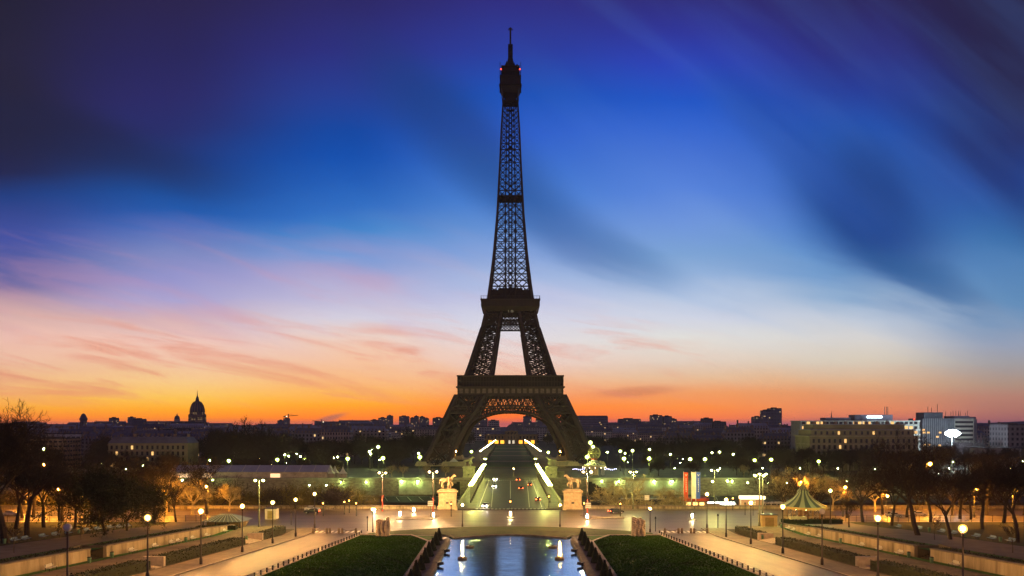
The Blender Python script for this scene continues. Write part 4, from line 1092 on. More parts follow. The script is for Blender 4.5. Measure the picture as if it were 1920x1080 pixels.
for x, Y, lab in ((-71.6,136,'green litter bin on the left promenade, below the dark stair opening'), (-72.2,145,'green litter bin on the left promenade just past the stair opening'), (-72.2,178,'green litter bin on the left promenade between two benches'),
                  (72.2,175,'green litter bin on the right promenade between spaced benches'), (72.2,145,'green litter bin on the right promenade just past the stair opening'), (71.6,136,'green litter bin on the right promenade below the stair opening'),
                  (72.2,213,'green litter bin at the far end of the right promenade'),
                  (-97.4,154,'green litter bin on the left upper terrace near the thick trunk'), (-97.4,180.5,'green litter bin on the left upper terrace among the blue benches'),
                  (97.4,186,'green litter bin on the right upper terrace by the leaning trunk'), (97.4,171.5,'green litter bin on the right upper terrace between blue benches'), (97.4,159,'green litter bin on the right upper terrace nearest the frame edge'),
                  (-60.,182,'green litter bin by the steps at the far left hedge'), (58.6,186,'green litter bin by the steps at the far right hedge')):
    KBI((x, Y, (zu(97, Y) if abs(x) > 80 else gz(Y)+.25)), 0, lab, 'green litter bins', .95)
# carved stone blocks on the lawns
def relief(name, lab, px, seed):
    Y = 197.; X = X_(px, Y); rr = random.Random(seed)
    t = thing(name, lab, 'sculpture', (X, Y, .2))
    W_, H_, D_ = 1.65, 4.75, 1.0
    nx, nz_ = 34, 90; mb = MB(); fig = [(-1.0, .42, 3.9), (-.05, .5, 4.3), (.95, .45, 4.1)]
    def depth(x, z):
        d = 0.
        for fx, r, top_ in fig:
            sway = .22*math.sin(z*1.7+fx*5+seed); w = r*(1.0+.35*math.sin(z*2.6+fx*3+seed))
            if z > top_-.55: w = .24
            if z < top_:
                q = (x-fx-sway)/w
                if abs(q) < 1: d = max(d, .8*math.sqrt(1-q*q))
        return d+.06*math.sin(x*9+z*5)*math.sin(z*7-x*4)
    i0 = 0
    def topz(x): return H_-(.55 if (x > .75) == (seed % 2 == 0) else 0)-.18*math.sin(x*3+seed)
    for side_ in (-1, 1):
        i = len(mb.v)
        for b in range(nz_+1):
            for a in range(nx+1):
                x = -W_+2*W_*a/nx; z = (b/nz_)*topz(x); e = min(1., (W_-abs(x))/.12)
                mb.v.append((x, side_*(D_*.55+depth(x, z))*1.0*(.85+.15*e), z))
        for b in range(nz_):
            for a in range(nx):
                k_ = i+b*(nx+1)+a; q = (k_, k_+1, k_+nx+2, k_+nx+1); mb.f.append(q if side_ < 0 else q[::-1])
    n1 = (nx+1)*(nz_+1)
    for a in range(nx): k_ = nz_*(nx+1)+a; mb.f.append((k_, k_+1, n1+k_+1, n1+k_))
    for b in range(nz_):
        k_ = b*(nx+1); mb.f.append((k_, k_+nx+1, n1+k_+nx+1, n1+k_)); k_ = b*(nx+1)+nx; mb.f.append((k_+nx+1, k_, n1+k_, n1+k_+nx+1))
    mb.build('carving', mat('carved_stone', (.6,.5,.36), .85, .35, 1.2, bump=.3), t, True)
    MB().box(-1.9, 1.9, -1.35, 1.35, -.1, .35).build('plinth', cap_stone, t)
relief('carved_block', 'carved stone block of standing figures on the left lawn edge', 718, 1)
relief('carved_block', 'carved stone block of standing figures with a stepped top on the right lawn edge', 1197, 2)

# ================================================================== HORSE STATUES ON PEDESTALS
def skin(name, pts, edges, m, parent, root=0, lv=1):
    me = bpy.data.meshes.new(name); me.from_pydata([p[:3] for p in pts], edges, [])
    o = bpy.data.objects.new(name, me); COL.objects.link(o); me.materials.append(m)
    md = o.modifiers.new('skin', 'SKIN'); md.use_smooth_shade = True
    sv = me.skin_vertices[0].data
    for i, p in enumerate(pts): sv[i].radius = (p[3], p[4] if len(p) > 4 else p[3]); sv[i].use_root = (i == root)
    sb = o.modifiers.new('sub', 'SUBSURF'); sb.levels = lv; sb.render_levels = lv
    o.parent = parent; return o
bronze = stone
def horse_statue(lab, X, Y, flip, m_s, far=False):
    t = thing('horse_statue', lab, 'statue', (X, Y, 0), 0)
    fx = -1 if flip else 1
    w = MB()
    w.box(-3.2, 3.2, -2.2, 2.2, -.3, 1.2); w.box(-2.85, 2.85, -1.9, 1.9, 1.2, 5.4)
    p = w.build('pedestal', m_s, t)
    c = MB(); c.frus(0, 0, 5.4, 5.8, 2.9, 1.95, 3.3, 2.3); c.box(-3.35, 3.35, -2.35, 2.35, 5.8, 6.05); c.frus(0, 0, 6.05, 6.5, 3.0, 2., 2.7, 1.8)
    c.build('cornice', m_s, p)
    MB().box(-.45, .45, -2.02, -1.9, 2.0, 2.5).build('plaque', dark_m, p)
    z = 6.5
    q_ = 1.22
    def rs(A): return [(fx*p[0]*q_, p[1]*q_, z+(p[2]-z)*q_+.15, *(r*q_*1.12 for r in p[3:])) for p in A]
    # horse facing +x: pelvis root, chest, neck, head, four jointed legs, tail
    H = [(-1.3,.0,z+2.55,.50,.52),(-.5,0,z+2.45,.52,.5),(.4,0,z+2.5,.55,.5),(.95,0,z+2.75,.42),(1.35,0,z+3.3,.30),(1.6,0,z+3.75,.24),(2.0,0,z+3.6,.2),(2.35,0,z+3.25,.13),
         (-1.45,.32,z+1.75,.28),(-1.75,.33,z+1.05,.15),(-1.6,.33,z+.1,.14),(-1.45,-.32,z+1.75,.28),(-1.3,-.33,z+1.0,.15),(-1.2,-.33,z+.1,.14),
         (.75,.32,z+1.7,.24),(.8,.33,z+.95,.14),(.75,.33,z+.1,.13),(.9,-.32,z+1.8,.24),(1.45,-.33,z+1.45,.14),(1.3,-.33,z+.8,.12),
         (-1.85,0,z+2.6,.18),(-2.2,0,z+2.1,.16),(-2.25,0,z+1.3,.1),(1.62,.1,z+4.05,.06)]
    E = [(0,1),(1,2),(2,3),(3,4),(4,5),(5,6),(6,7),(0,8),(8,9),(9,10),(0,11),(11,12),(12,13),(2,14),(14,15),(15,16),(2,17),(17,18),(18,19),(0,20),(20,21),(21,22),(5,23)]
    skin('horse', rs(H), E, m_s, t)
    # warrior standing beside the horse's shoulder, hand on its mane
    y = -.95
    P = [(.35,y,z+1.75,.26,.2),(.35,y,z+2.3,.25,.19),(.35,y,z+2.75,.30,.2),(.36,y,z+3.1,.11),(.38,y,z+3.38,.19),
         (.12,y,z+1.0,.16),(.1,y,z+.12,.11),(.62,y-.05,z+1.0,.16),(.68,y-.1,z+.12,.11),
         (.72,y,z+2.85,.13),(1.05,y+.1,z+2.6,.10),(1.3,y+.45,z+2.95,.09),(-.02,y,z+2.85,.13),(-.2,y-.1,z+2.3,.10),(-.1,y-.3,z+1.85,.08),
         (.1,y-.2,z+.12,.09),(.7,y-.32,z+.12,.09)]
    E = [(0,1),(1,2),(2,3),(3,4),(0,5),(5,6),(0,7),(7,8),(2,9),(9,10),(10,11),(2,12),(12,13),(13,14),(6,15),(8,16)]
    skin('warrior', rs(P), E, m_s, t)
    MB().box(-2.3, 2.3, -1.5, 1.2, z-.05, z+.14).build('base', m_s, t)
    return t
horse_statue('pale stone horse and standing warrior on a tall pedestal, near left corner of the bridge', -20.6, 263, False, stone)
horse_statue('pale stone horse and standing warrior on a tall pedestal, near right corner of the bridge', 20.4, 263, True, stone)
gstone = mat('stone_far', (.30,.31,.2), .85, .3, .6)
horse_statue('dim stone horse group on a tall pedestal, far left corner of the bridge', -21.2, 408, False, gstone)
horse_statue('dim stone horse group on a tall pedestal, far right corner of the bridge', 20.8, 408, True, gstone)

# ================================================================== CARS ON THE BRIDGE AND ROUNDABOUT
def car(paint, lights):
    t = thing('car', 'car', 'car')
    pts = [(-2.1,.35),(2.1,.35),(2.15,.7),(1.9,.86),(1.0,.92),(.45,1.38),(-1.0,1.42),(-1.75,.98),(-2.1,.92)]
    b = MB(); i = 0
    n = len(pts)
    for y, sc in ((-.84,.98),(-.88,1.),(.88,1.),(.84,.98)):
        for x, z in pts: b.v.append((x*sc, y*(.86 if z > 1.2 else 1.), z))
    b.f.append(tuple(range(n))); b.f.append(tuple(3*n+n-1-j for j in range(n)))
    for k_ in range(3):
        for j in range(n): b.f.append((k_*n+j, (k_+1)*n+j, (k_+1)*n+(j+1)%n, k_*n+(j+1)%n))
    body = b.build('body', paint, t)
    gl_ = mat('car_glass', (.02,.02,.025), .1, 0, spec=.6)
    w = MB(); w.hexa([(.98,-.74,.94),(.98,.74,.94),(.96,.74,.96),(.96,-.74,.96)], [(.47,-.68,1.37),(.47,.68,1.37),(.44,.68,1.39),(.44,-.68,1.39)]); w.build('windscreen', gl_, t)
    w = MB(); w.hexa([(-1.74,-.7,1.0),(-1.74,.7,1.0),(-1.76,.7,1.02),(-1.76,-.7,1.02)], [(-1.04,-.66,1.4),(-1.04,.66,1.4),(-1.06,.66,1.43),(-1.06,-.66,1.43)]); w.build('rear_window', gl_, t)
    for s in (-1, 1):
        w = MB(); w.box(-1.3, .6, s*.80-.02, s*.80+.03, .98, 1.3); w.build('side_window', gl_, t)
        for x in (-1.3, 1.35):
            wh = MB().tube((x, s*.72, .32), (x, s*.92, .32), .32, .32, 16).build('wheel', mat('tyre', (.02,.02,.02), .8, 0), t)
            MB().tube((x, s*.925, .32), (x, s*.935, .32), .2, .2, 12).build('rim', mat('pale_metal', (.45,.46,.45), .4, .1, 1.), wh)
        MB().ball((2.08, s*.62, .66), .17, 8, 5).build('headlight', glow('headlight', (1., .93, .75), 260) if lights == 'head' else mat('lamp_off', (.4,.4,.4), .2, 0), t)
        MB().box(-2.16, -2.05, s*.66-.17, s*.66+.17, .72, .9).build('tail_light', glow('tail_light', (1., .1, .03), 24) if lights == 'tail' else mat('tail_off', (.25,.02,.02), .3, 0), t)
    return t
silver = mat('car_silver', (.45,.46,.47), .35, .05, 1., spec=.5); black_p = mat('car_black', (.02,.02,.025), .25, 0, spec=.6)
KH = Kind(lambda: car(silver, 'head')); KTl = Kind(lambda: car(black_p, 'tail'))
for x, Y, rz, lab in ((-8.2, 268, -PI/2-.15, 'silver car with dazzling headlights leaving the near left end of the bridge'), (-7.0, 352, -PI/2, 'car with white headlights coming towards the viewer halfway along the bridge'), (-7.8, 396, -PI/2+.1, 'car with white headlights just turning onto the far end of the bridge')):
    KH((x, Y, .02), rz, lab, 'cars with headlights on the bridge', 1.1)
for x, Y, rz, lab in ((4.4, 340, PI/2, 'dark car with red tail lights in the inner right lane of the bridge'), (8.6, 360, PI/2, 'dark car with red tail lights in the outer right lane, far half of the bridge'), (10., 290, PI/2, 'dark car with red tail lights in the outer right lane, near half of the bridge'), (3.8, 392, PI/2, 'dark car with red tail lights at the far end of the bridge'), (-62, 250, PI, 'dark car with red tail lights on the riverside avenue left of the traffic island'), (33., 250, PI/2-1.2, 'dark car with red tail lights curving onto the avenue right of the bridge')):
    KTl((x, Y, .03), rz, lab, 'cars with red tail lights', 1.1)
KPk = Kind(lambda: car(silver, 'none'))
for px, Y, lab in ((1676, 240, 'parked pale car behind the leaning tree on the right'), (1722, 243, 'parked pale car on the right side street beyond the blue benches'), (22, 244, 'parked pale car between the trunks at the left edge'), (585, 258, 'pale parked car near the left parapet')):
    KPk((X_(px, Y), Y, .02), .05, lab, 'parked pale cars', 1.1)
# ================================================================== TREES
bark = mat('bark', (.040,.030,.024), .95, .35, .8, bump=.4)
twig_m = mat('twig', (.026,.020,.020), .95, .3, .5)
bark_lit = mat('bark_lit', (.36,.30,.17), .9, .35, 1., bump=.3)  # lamp light put into paler copies of bark and twig
twig_lit = mat('twig_lit', (.30,.25,.13), .95, .3, .5)
twig_far = mat('twig_far', (.030,.024,.030), .95, .3, .1)
leaf_autumn = mat('leaf_autumn', (.10,.085,.02), .9, .5, .4)
leaf_ever = mat('leaf_evergreen', (.012,.018,.010), .9, .5, .4)
def tree_mesh(seed, H, spread, trunk_h, r0, lev, tw, nl, up=.35, fan=(4,5,5,5), lean=0., droop=0.):
    """bare deciduous tree: limbs as tapered tubes (mesh 1), fine branching as thin blades (mesh 2)"""
    rr = random.Random(seed); A = MB(); B = MB()
    def rv(): return Vector((rr.gauss(0,1), rr.gauss(0,1), rr.gauss(0,1))).normalized()
    def grow(p, d, L, r, l):
        nseg = 3 if l < 3 else 2; pts = [(p, r)]; q = p
        for i in range(nseg):
            d = (d+rv()*(.16+.05*l)+Vector((0,0,up*.22-droop*.02*l))).normalized(); q = q+d*(L/nseg); pts.append((q, r*(1-.45*(i+1)/nseg)))
        if l <= 2:
            for (a, ra), (b, rb) in zip(pts[:-1], pts[1:]): A.tube(a, b, ra, rb, (7,5,4)[l], False)
        else:
            for (a, ra), (b, rb) in zip(pts[:-1], pts[1:]):
                n_ = (b-a).cross(rv()); 
                if n_.length < 1e-5: continue
                n_.normalize(); w = max(tw, ra)*1.; B.quad(a-n_*w, a+n_*w, b+n_*w*.6, b-n_*w*.6)
                if l < lev:
                    m_ = (b-a).cross(n_).normalized(); B.quad(a-m_*w, a+m_*w, b+m_*w*.6, b-m_*w*.6)
        if l >= lev: return
        k = fan[min(l, len(fan)-1)]
        for i in range(k):
            t = .35+.65*(i+rr.random())/k if l > 0 else .75+.25*(i+.5)/k
            j = min(len(pts)-2, int(t*(len(pts)-1))); f = t*(len(pts)-1)-j
            pp = pts[j][0].lerp(pts[j+1][0], f); pr = pts[j][1]
            ang = rr.uniform(.45, .95)*(1 if l else spread); ax = rr.uniform(0, 2*PI) if l else 2*PI*(i+rr.uniform(-.3,.3))/k
            u_ = d.cross(Vector((.3,.2,.9))).normalized() if abs(d.z) < .98 else Vector((1,0,0)); v_ = d.cross(u_)
            nd = (d*math.cos(ang)+(u_*math.cos(ax)+v_*math.sin(ax))*math.sin(ang)+Vector((0,0,up*.3))).normalized()
            grow(pp, nd, L*rr.uniform(.55,.78) if l else (H-trunk_h)*rr.uniform(.42,.58), max(.02, pr*rr.uniform(.5,.66)), l+1)
    grow(Vector((0,0,-.3)), Vector((lean,0,1)).normalized(), trunk_h+.3, r0, 0)
    return A, B
class Tree:
    def __init__(s, name, cat, mb, bm_, cm_): s.name, s.cat = name, cat; s.A, s.B = mb; s.bm, s.cm = bm_, cm_; s.me = None
    def __call__(s, loc, rz, lab, group, sc):
        t = thing(s.name, lab, s.cat, loc, rz, group, sc)
        if s.me is None:
            a = s.A.build('trunk', s.bm, t); b = s.B.build('crown', s.cm, t); s.me = (a.data, b.data); s.A = s.B = None
        else:
            for nm, me in zip(('trunk', 'crown'), s.me):
                o = bpy.data.objects.new(nm, me); COL.objects.link(o); o.parent = t
        return t
def add_leaves(mb, seed, n, size, H, frac=1.):            # leaves hung along the existing twigs
    rr = random.Random(seed); vs = mb.v; A = MB(); A.v, A.f = mb.v, mb.f; base = list(vs)
    for _ in range(n):
        c = Vector(rr.choice(base))+Vector((rr.gauss(0,.4), rr.gauss(0,.4), rr.gauss(0,.4)))
        p = Vector((rr.gauss(0,1), rr.gauss(0,1), rr.gauss(0,1))).normalized()*size; q = Vector((rr.gauss(0,1), rr.gauss(0,1), rr.gauss(0,1))).normalized()*size
        A.tri(c-p, c+p, c+q)
near = [Tree('bare_tree', 'tree', tree_mesh(sd, 20, sp, 7.5, .52, 6, .034, 0, .35, (5,4,4,3,3,2)), bark, twig_m) for sd, sp in ((11, .8), (23, 1.0), (37, .7))]
tall = Tree('bare_tree', 'tree', tree_mesh(5, 27, .95, 11, .75, 6, .034, 0, .4, (7,5,4,4,3,3)), bark, twig_m)
leanT = Tree('bare_tree', 'tree', tree_mesh(41, 21, .9, 9, .62, 6, .034, 0, .4, (6,4,4,3,3,2), lean=-.32), bark, twig_m)
pale = [Tree('bare_tree', 'tree', tree_mesh(sd, 12, 1.25, 4., .42, 5, .03, 0, .25, (6,5,4,4,3)), bark_lit, twig_lit) for sd in (51, 52)]  # lamp-lit trees, the light painted into their colour
wideT = Tree('bare_tree', 'tree', tree_mesh(63, 18, 1.5, 5., .55, 6, .05, 0, .15, (8,5,4,3,2,2)), bark_lit, twig_lit)
far_ = [Tree('bare_tree', 'tree', tree_mesh(sd, 20, sp, 6, .45, 5, .075, 0, .35, (7,6,5,5,4)), twig_far, twig_far) for sd, sp in ((71, 1.1), (72, .9), (73, 1.2))]
am = tree_mesh(81, 13, 1.2, 3., .3, 5, .03, 0, .25, (6,5,4,4,3)); add_leaves(am[1], 4, 2600, .20, 13)
autumn = Tree('leafy_tree', 'tree', am, bark, leaf_autumn)
em = tree_mesh(91, 17, 1.1, 3.5, .4, 5, .05, 0, .1, (9,6,4,4,3), droop=.6); add_leaves(em[1], 6, 9000, .28, 17)
ever = Tree('evergreen_tree', 'tree', em, bark, leaf_ever)
young = Tree('young_tree', 'tree', tree_mesh(95, 5.5, .6, 2.4, .07, 4, .018, 0, .5, (4,4,3,3)), bark, twig_m)

L = [(10,158,tall,1.0),(-12,182,tall,1.08),(50,174,near[1],1.15),(30,196,near[0],.95),(82,206,near[2],.95),(140,200,near[1],.8),(112,232,near[0],.85),(198,178,ever,.95),(238,190,ever,.78),(290,222,near[2],.68),(172,232,near[2],.85),(-40,150,near[0],1.2),(-60,210,near[1],1.2),(62,240,near[0],1.0),(258,236,near[1],.8),(330,228,near[0],.62)]
pos = sorted(range(len(L)), key=lambda i: L[i][0])
for i, (px, Y, T, sc) in enumerate(L):
    X = X_(px, Y); z = zu(X, Y) if Y < 226 else 0
    kind = {True: 'dense dark evergreen tree', False: 'big dark bare tree'}[T is ever]
    T((X, Y, z), i*1.3, f'{kind} in the left park, {nth(pos.index(i)+1)} from the left', 'trees of the left park', sc)
R = [(1722,176,leanT,1.0),(1672,214,near[0],.85),(1782,165,near[1],.8),(1908,158,near[2],.88),(1842,198,near[0],.95),(1618,226,near[1],.9),(1592,206,near[2],.42),(1745,228,near[2],.95),(1800,236,near[1],.95),(1882,224,near[0],.95),(1950,200,near[1],1.0),(1990,170,near[0],1.),(1700,240,near[0],.85),(1850,246,near[2],1.0),(1655,247,near[2],.85),(1920,245,near[1],.95)]
pos = sorted(range(len(R)), key=lambda i: R[i][0])
for i, (px, Y, T, sc) in enumerate(R):
    X = X_(px, Y); z = zu(X, Y) if Y < 226 else 0
    T((X, Y, z), i*1.7+.4 if T is not leanT else 0, f'{"big bare tree with a leaning thick trunk" if T is leanT else "dark bare tree"} in the right park, {nth(pos.index(i)+1)} from the left', 'trees of the right park', sc)
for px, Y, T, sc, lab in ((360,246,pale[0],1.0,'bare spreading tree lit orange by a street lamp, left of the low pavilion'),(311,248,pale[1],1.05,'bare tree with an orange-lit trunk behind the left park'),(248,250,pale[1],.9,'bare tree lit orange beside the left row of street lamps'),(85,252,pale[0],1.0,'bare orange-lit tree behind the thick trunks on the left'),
                         (430,256,pale[1],.8,'small bare tree behind the roof of the low pavilion'),(1520,262,pale[0],1.15,'bare tree lit orange behind the striped carousel'),(1470,266,pale[1],1.25,'bare lamp-lit tree just left of the striped carousel'),(1560,258,pale[0],.95,'bare orange-lit tree right of the striped carousel'),
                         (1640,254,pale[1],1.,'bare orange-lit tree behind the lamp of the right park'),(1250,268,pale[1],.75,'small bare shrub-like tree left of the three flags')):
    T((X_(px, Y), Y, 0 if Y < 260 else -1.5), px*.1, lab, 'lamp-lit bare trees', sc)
rr = random.Random(9); xs_ = sorted(-rr.uniform(58, 210) for _ in range(16))
for i, x in enumerate(xs_):
    (autumn if i % 3 else far_[1])((x, rr.choice((268, 281)), -7.5), rr.uniform(0, 6), f'{"leafy brown" if i % 3 else "dark bare"} tree in the thick planting of the left low quay, {nth(i+1)} from left', 'thick planting on the left low quay', rr.uniform(1.0, 1.25) if i % 3 else rr.uniform(.65, .8))
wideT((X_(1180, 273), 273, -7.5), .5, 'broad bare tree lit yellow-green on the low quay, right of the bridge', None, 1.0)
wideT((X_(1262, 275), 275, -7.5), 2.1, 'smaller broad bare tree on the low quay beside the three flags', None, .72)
for i, (px, Y, sc) in enumerate(((503,272,1.15),(545,276,1.3),(585,272,1.2),(622,277,1.35),(660,273,1.2),(455,275,1.2),(410,272,1.2),(370,277,1.1))):
    autumn((X_(px, Y), Y, -7.5), i*2.2, f'loose tree with last yellow-brown leaves on the left low quay, {nth(sorted([503,545,585,622,660,455,410,370]).index(px)+1)} from the left', 'leafy trees on the left low quay', sc)
for s, side, pts in ((-1, 'left', ((-85,137),(-86,112),(-88,164))), (1, 'right', ((86,137),(85,116),(87,164)))):
    for i, (x, Y) in enumerate(pts): young((x, Y, zu(x, Y)), i*2, f'thin staked young tree on the {side} terrace path, {nth(sorted(p[1] for p in pts).index(Y)+1)} from the near end', 'young trees on the terraces', 1.)
rr = random.Random(44)
for s, side, x0, x1 in ((-1, 'left', 92, 330), (1, 'right', 92, 340)):
    xs_ = sorted(rr.uniform(x0, x1)*s for _ in range(24))
    for i, x in enumerate(xs_):
        y = rr.choice((233, 240, 246, 256, 266, 272))+rr.uniform(-2, 2)
        near[i % 3]((x, y, 0 if y < 262 else -7.5), rr.uniform(0, 6), f'dark bare street tree in the thick riverside rows {side} of the gardens, {nth(i+1)} from left', f'bare street trees of the riverside, {side}', rr.uniform(.72, .98)*(1.25 if y > 262 else 1))
    xs_ = sorted(rr.uniform(78, 320)*s for _ in range(22))
    for i, x in enumerate(xs_):
        far_[i % 3]((x, rr.uniform(424, 446), 0), rr.uniform(0, 6), f'low dark bare tree along the far quay road {side} of the bridge, {nth(i+1)} from left', f'low trees along the far quay road, {side}', rr.uniform(.4, .6))
# woods beyond the river on both sides of the tower
rr = random.Random(12)
def wood(n, x0, x1, y0, y1, h0, h1, side, where):
    P = [(rr.uniform(x0, x1), rr.uniform(y0, y1)) for _ in range(n)]; P.sort()
    for i, (x, y) in enumerate(P):
        h = rr.uniform(h0, h1)
        far_[i % 3]((x, y, 0), rr.uniform(0, 6.28), f'dark bare tree {where}, {nth(i+1)} from left', f'bare trees {where}', (h/20*rr.uniform(.9,1.15), h/20*rr.uniform(.9,1.15), h/20))
wood(30, -330, -66, 452, 505, 11, 15.5, 'left', 'in front of the woods left of the tower')
wood(36, -330, -78, 520, 640, 15, 19, 'left', 'deep in the woods left of the tower')
wood(34, 66, 360, 455, 520, 11, 15, 'right', 'in front of the woods right of the tower')
wood(32, 80, 330, 525, 640, 14.5, 18.5, 'right', 'deep in the woods right of the tower')
wood(16, -125, -44, 660, 1000, 13, 17, 'left', 'beside the park left behind the tower')
wood(16, 44, 125, 660, 1000, 13, 17, 'right', 'beside the park right behind the tower')
for i, (px, Y, h) in enumerate(((440,500,27),(408,515,25.5),(475,520,26),(508,510,25),(530,530,22),(622,560,20),(665,560,20),(700,570,20.5),(745,560,21),(775,575,23))):
    far_[i % 3]((X_(px, Y), Y, 0), i, f'tall dark tree top rising above the woods left of the tower, {nth(i+1)} from the left' if px > 440 else f'tall dark tree rising to the horizon {"at" if px == 440 else "left of"} the highest clump of the left woods', 'tallest trees of the left woods', (h/19,h/19,h/20))
for i, px in enumerate((1545, 1580, 1610, 1640, 1672, 1700, 1730, 1765, 1810, 1850, 1890)):
    far_[i % 3]((X_(px, 455+7*(i % 3)), 455+7*(i % 3), 0), i*1.9, f'dark bare tree in front of the right stone apartments and offices, {nth(i+1)} from left', 'trees before the right apartments', .62+.07*(i % 4))
# pollarded trees standing free on the far quay
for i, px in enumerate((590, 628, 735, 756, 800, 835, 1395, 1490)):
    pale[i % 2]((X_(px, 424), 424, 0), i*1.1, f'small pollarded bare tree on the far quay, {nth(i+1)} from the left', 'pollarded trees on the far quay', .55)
# ================================================================== PAVILIONS, TENTS, BOATS, FLAGS
canvas = mat('canvas_white', (.62,.60,.55), .7, .1, .3); gold = mat('gold_trim', (.42,.26,.08), .5, .2, 1.)
def striped(name, c1, c2, n, est=0.):
    if name in M: return M[name]
    m = bpy.data.materials.new(name); m.use_nodes = True; k = NG(m.node_tree); b = m.node_tree.nodes['Principled BSDF']; b.inputs['Roughness'].default_value = .7
    t = k.n('ShaderNodeTexCoord'); sp = k.n('ShaderNodeSeparateXYZ'); k.link(t.outputs['Object'], sp.inputs[0])
    a = k.m('ARCTAN2', sp.outputs[1], sp.outputs[0]); f = k.m('FRACT', k.m('ADD', k.m('MULTIPLY', a, n/(2*PI)), 50.))
    k.link(k.mix(k.m('GREATER_THAN', f, .5), (*c1, 1), (*c2, 1)), b.inputs['Base Color']); M[name] = m; return m
ca = thing('carousel', 'carousel with a pointed roof of dark and cream stripes in the right park', 'carousel', (X_(1506, 231), 231, .1), sc=.92)
MB().lathe(0, 0, [(6.2, -.3), (6.2, .45), (5.9, .5)], 28).build('platform', gold, ca)
MB().lathe(0, 0, [(7.1, 4.7), (5.2, 5.6), (3.4, 6.8), (2.1, 8.1), (1.55, 9.0)], 32, False).build('roof', striped('carousel_stripes', (.16,.155,.10), (.014,.02,.018), 12), ca, True)
tp = MB().lathe(0, 0, [(1.75, 9.0), (1.75, 9.5), (1.45, 9.6), (.8, 10.6), (.2, 11.9), (.05, 12.3)], 20).build('cap', striped('carousel_stripes', (.16,.155,.10), (.014,.02,.018), 12), ca, True)
v = MB()
for i in range(28):
    a, b2 = 2*PI*i/28, 2*PI*(i+1)/28; r = 7.12; m_ = (a+b2)/2
    v.quad((r*math.cos(a), r*math.sin(a), 4.75), (r*math.cos(b2), r*math.sin(b2), 4.75), (r*math.cos(b2), r*math.sin(b2), 4.15), (r*math.cos(a), r*math.sin(a), 4.15))
    v.tri((r*math.cos(a), r*math.sin(a), 4.15), (r*math.cos(b2), r*math.sin(b2), 4.15), (r*math.cos(m_), r*math.sin(m_), 3.75))
v.build('valance', gold, ca)
MB().lathe(0, 0, [(1.6, .45), (1.6, 4.8)], 12).build('centre_drum', mat('drum_panel', (.30,.18,.08), .6, .3, 1.), ca)
for i in range(12):
    a = 2*PI*i/12+.13; MB().tube((5.7*math.cos(a), 5.7*math.sin(a), .45), (5.7*math.cos(a), 5.7*math.sin(a), 4.9), .09).build('post', gold, ca)
for i in range(10):
    a = 2*PI*i/10; x, y = 4.3*math.cos(a), 4.3*math.sin(a); tx, ty = -math.sin(a), math.cos(a); z = 1.2+.3*(i % 2)
    hm = MB(); P = lambda d, dz: (x+tx*d, y+ty*d, z+dz)
    hm.tube(P(-.55, .1), P(.5, .15), .25, .28, 8); hm.tube(P(.45, .2), P(.8, .85), .2, .13, 7); hm.tube(P(.78, .85), P(1.12, .65), .13, .08, 7)
    for d, e in ((-.5, -.8), (-.3, -.55), (.35, .65), (.5, .9)): hm.tube(P(d, 0), P(e, -.65), .1, .06, 5)
    hm.tube(P(-.6, .2), P(-.95, -.2), .09, .04, 5); hm.tube((x, y, .45), (x, y, 4.8), .035, .035, 5)
    hm.build('carousel_horse', mat('horse_paint', (.45,.38,.28), .4, .3, 1.), ca, True)
for i in range(14):
    a = 2*PI*i/14; MB().ball((6.6*math.cos(a), 6.6*math.sin(a), 4.0), .1, 6, 4).build('bulb', glow('carousel_bulb', (1., .7, .3), 25), ca)
pb = thing('ticket_counter', 'pale ticket counter with a dark ornament in front of the carousel', 'ticket counter', (X_(1497, 222), 222.0, .3))
MB().box(-2.3, 2.3, -.4, .4, -.3, 2.0).build('counter', mat('counter_cream', (.5,.44,.26), .6, .1, 1.), pb)
o_ = MB()
for i in range(7): o_.ball((-1.2+i*.4, -.42, 1.1+.12*math.sin(i*2)), .2, 8, 4)
o_.build('ornament', dark_m, pb)
# low pavilion with a ribbed hipped roof, left
pv = thing('low_pavilion', 'low pavilion with a ribbed hipped metal roof in the left park', 'pavilion', (X_(425, 217), 217, .0))
MB().frus(0, 0, 1.9, 3.6, 5.6, 4.2, 1.4, .6).build('roof', mat('roof_zinc', (.10,.10,.11), .45, .2, .5, spec=.5), pv)
rb = MB()
for i in range(10):
    f = -1+2*i/9; rb.bar((f*5.6, -4.2, 1.95), (f*1.4, -.6, 3.65), .12)
rb.build('roof_rib', mat('rib_pale', (.4,.4,.36), .5, .1, 1.), pv)
MB().box(-4.3, 4.3, -3, 3, -.2, 1.9).build('wall', mat('pavilion_wall', (.16,.13,.05), .8, .3, .5), pv)
for x in (-4.9, -1.6, 1.6, 4.9): MB().box(x-.12, x+.12, -3.9, -3.66, -.2, 1.95).build('post', dark_m, pv)
# booths
def booth(name, lab, px, pyb, w, d, h, m):
    X, Y, _ = at_ground(px, pyb, pyb); t = thing(name, lab, 'booth', (X, Y, .1))
    MB().box(-w/2, w/2, 0, d, -.1, h).build('wall', m, t); MB().box(-w/2-.2, w/2+.2, -.2, d+.2, h, h+.18).build('roof', dark_m, t)
    MB().box(-w*.28, w*.28, -.04, .0, .1, h*.8).build('door', mat('booth_door', (.30,.24,.08), .6, .2, 1.), t)
booth('street_booth', 'white street booth on the pavement among the left globe lamps', 507, 974, 3.2, 3, 3.0, mat('booth_white', (.6,.55,.45), .7, .1, 1.))
booth('street_booth', 'small yellow-lit booth on the right pavement beside the tall lamp', 1443, 989, 4.2, 3, 3.2, mat('booth_yellow_light', (.6,.5,.2), .7, .1, 1.))  # yellow lamp light put into the wall colour
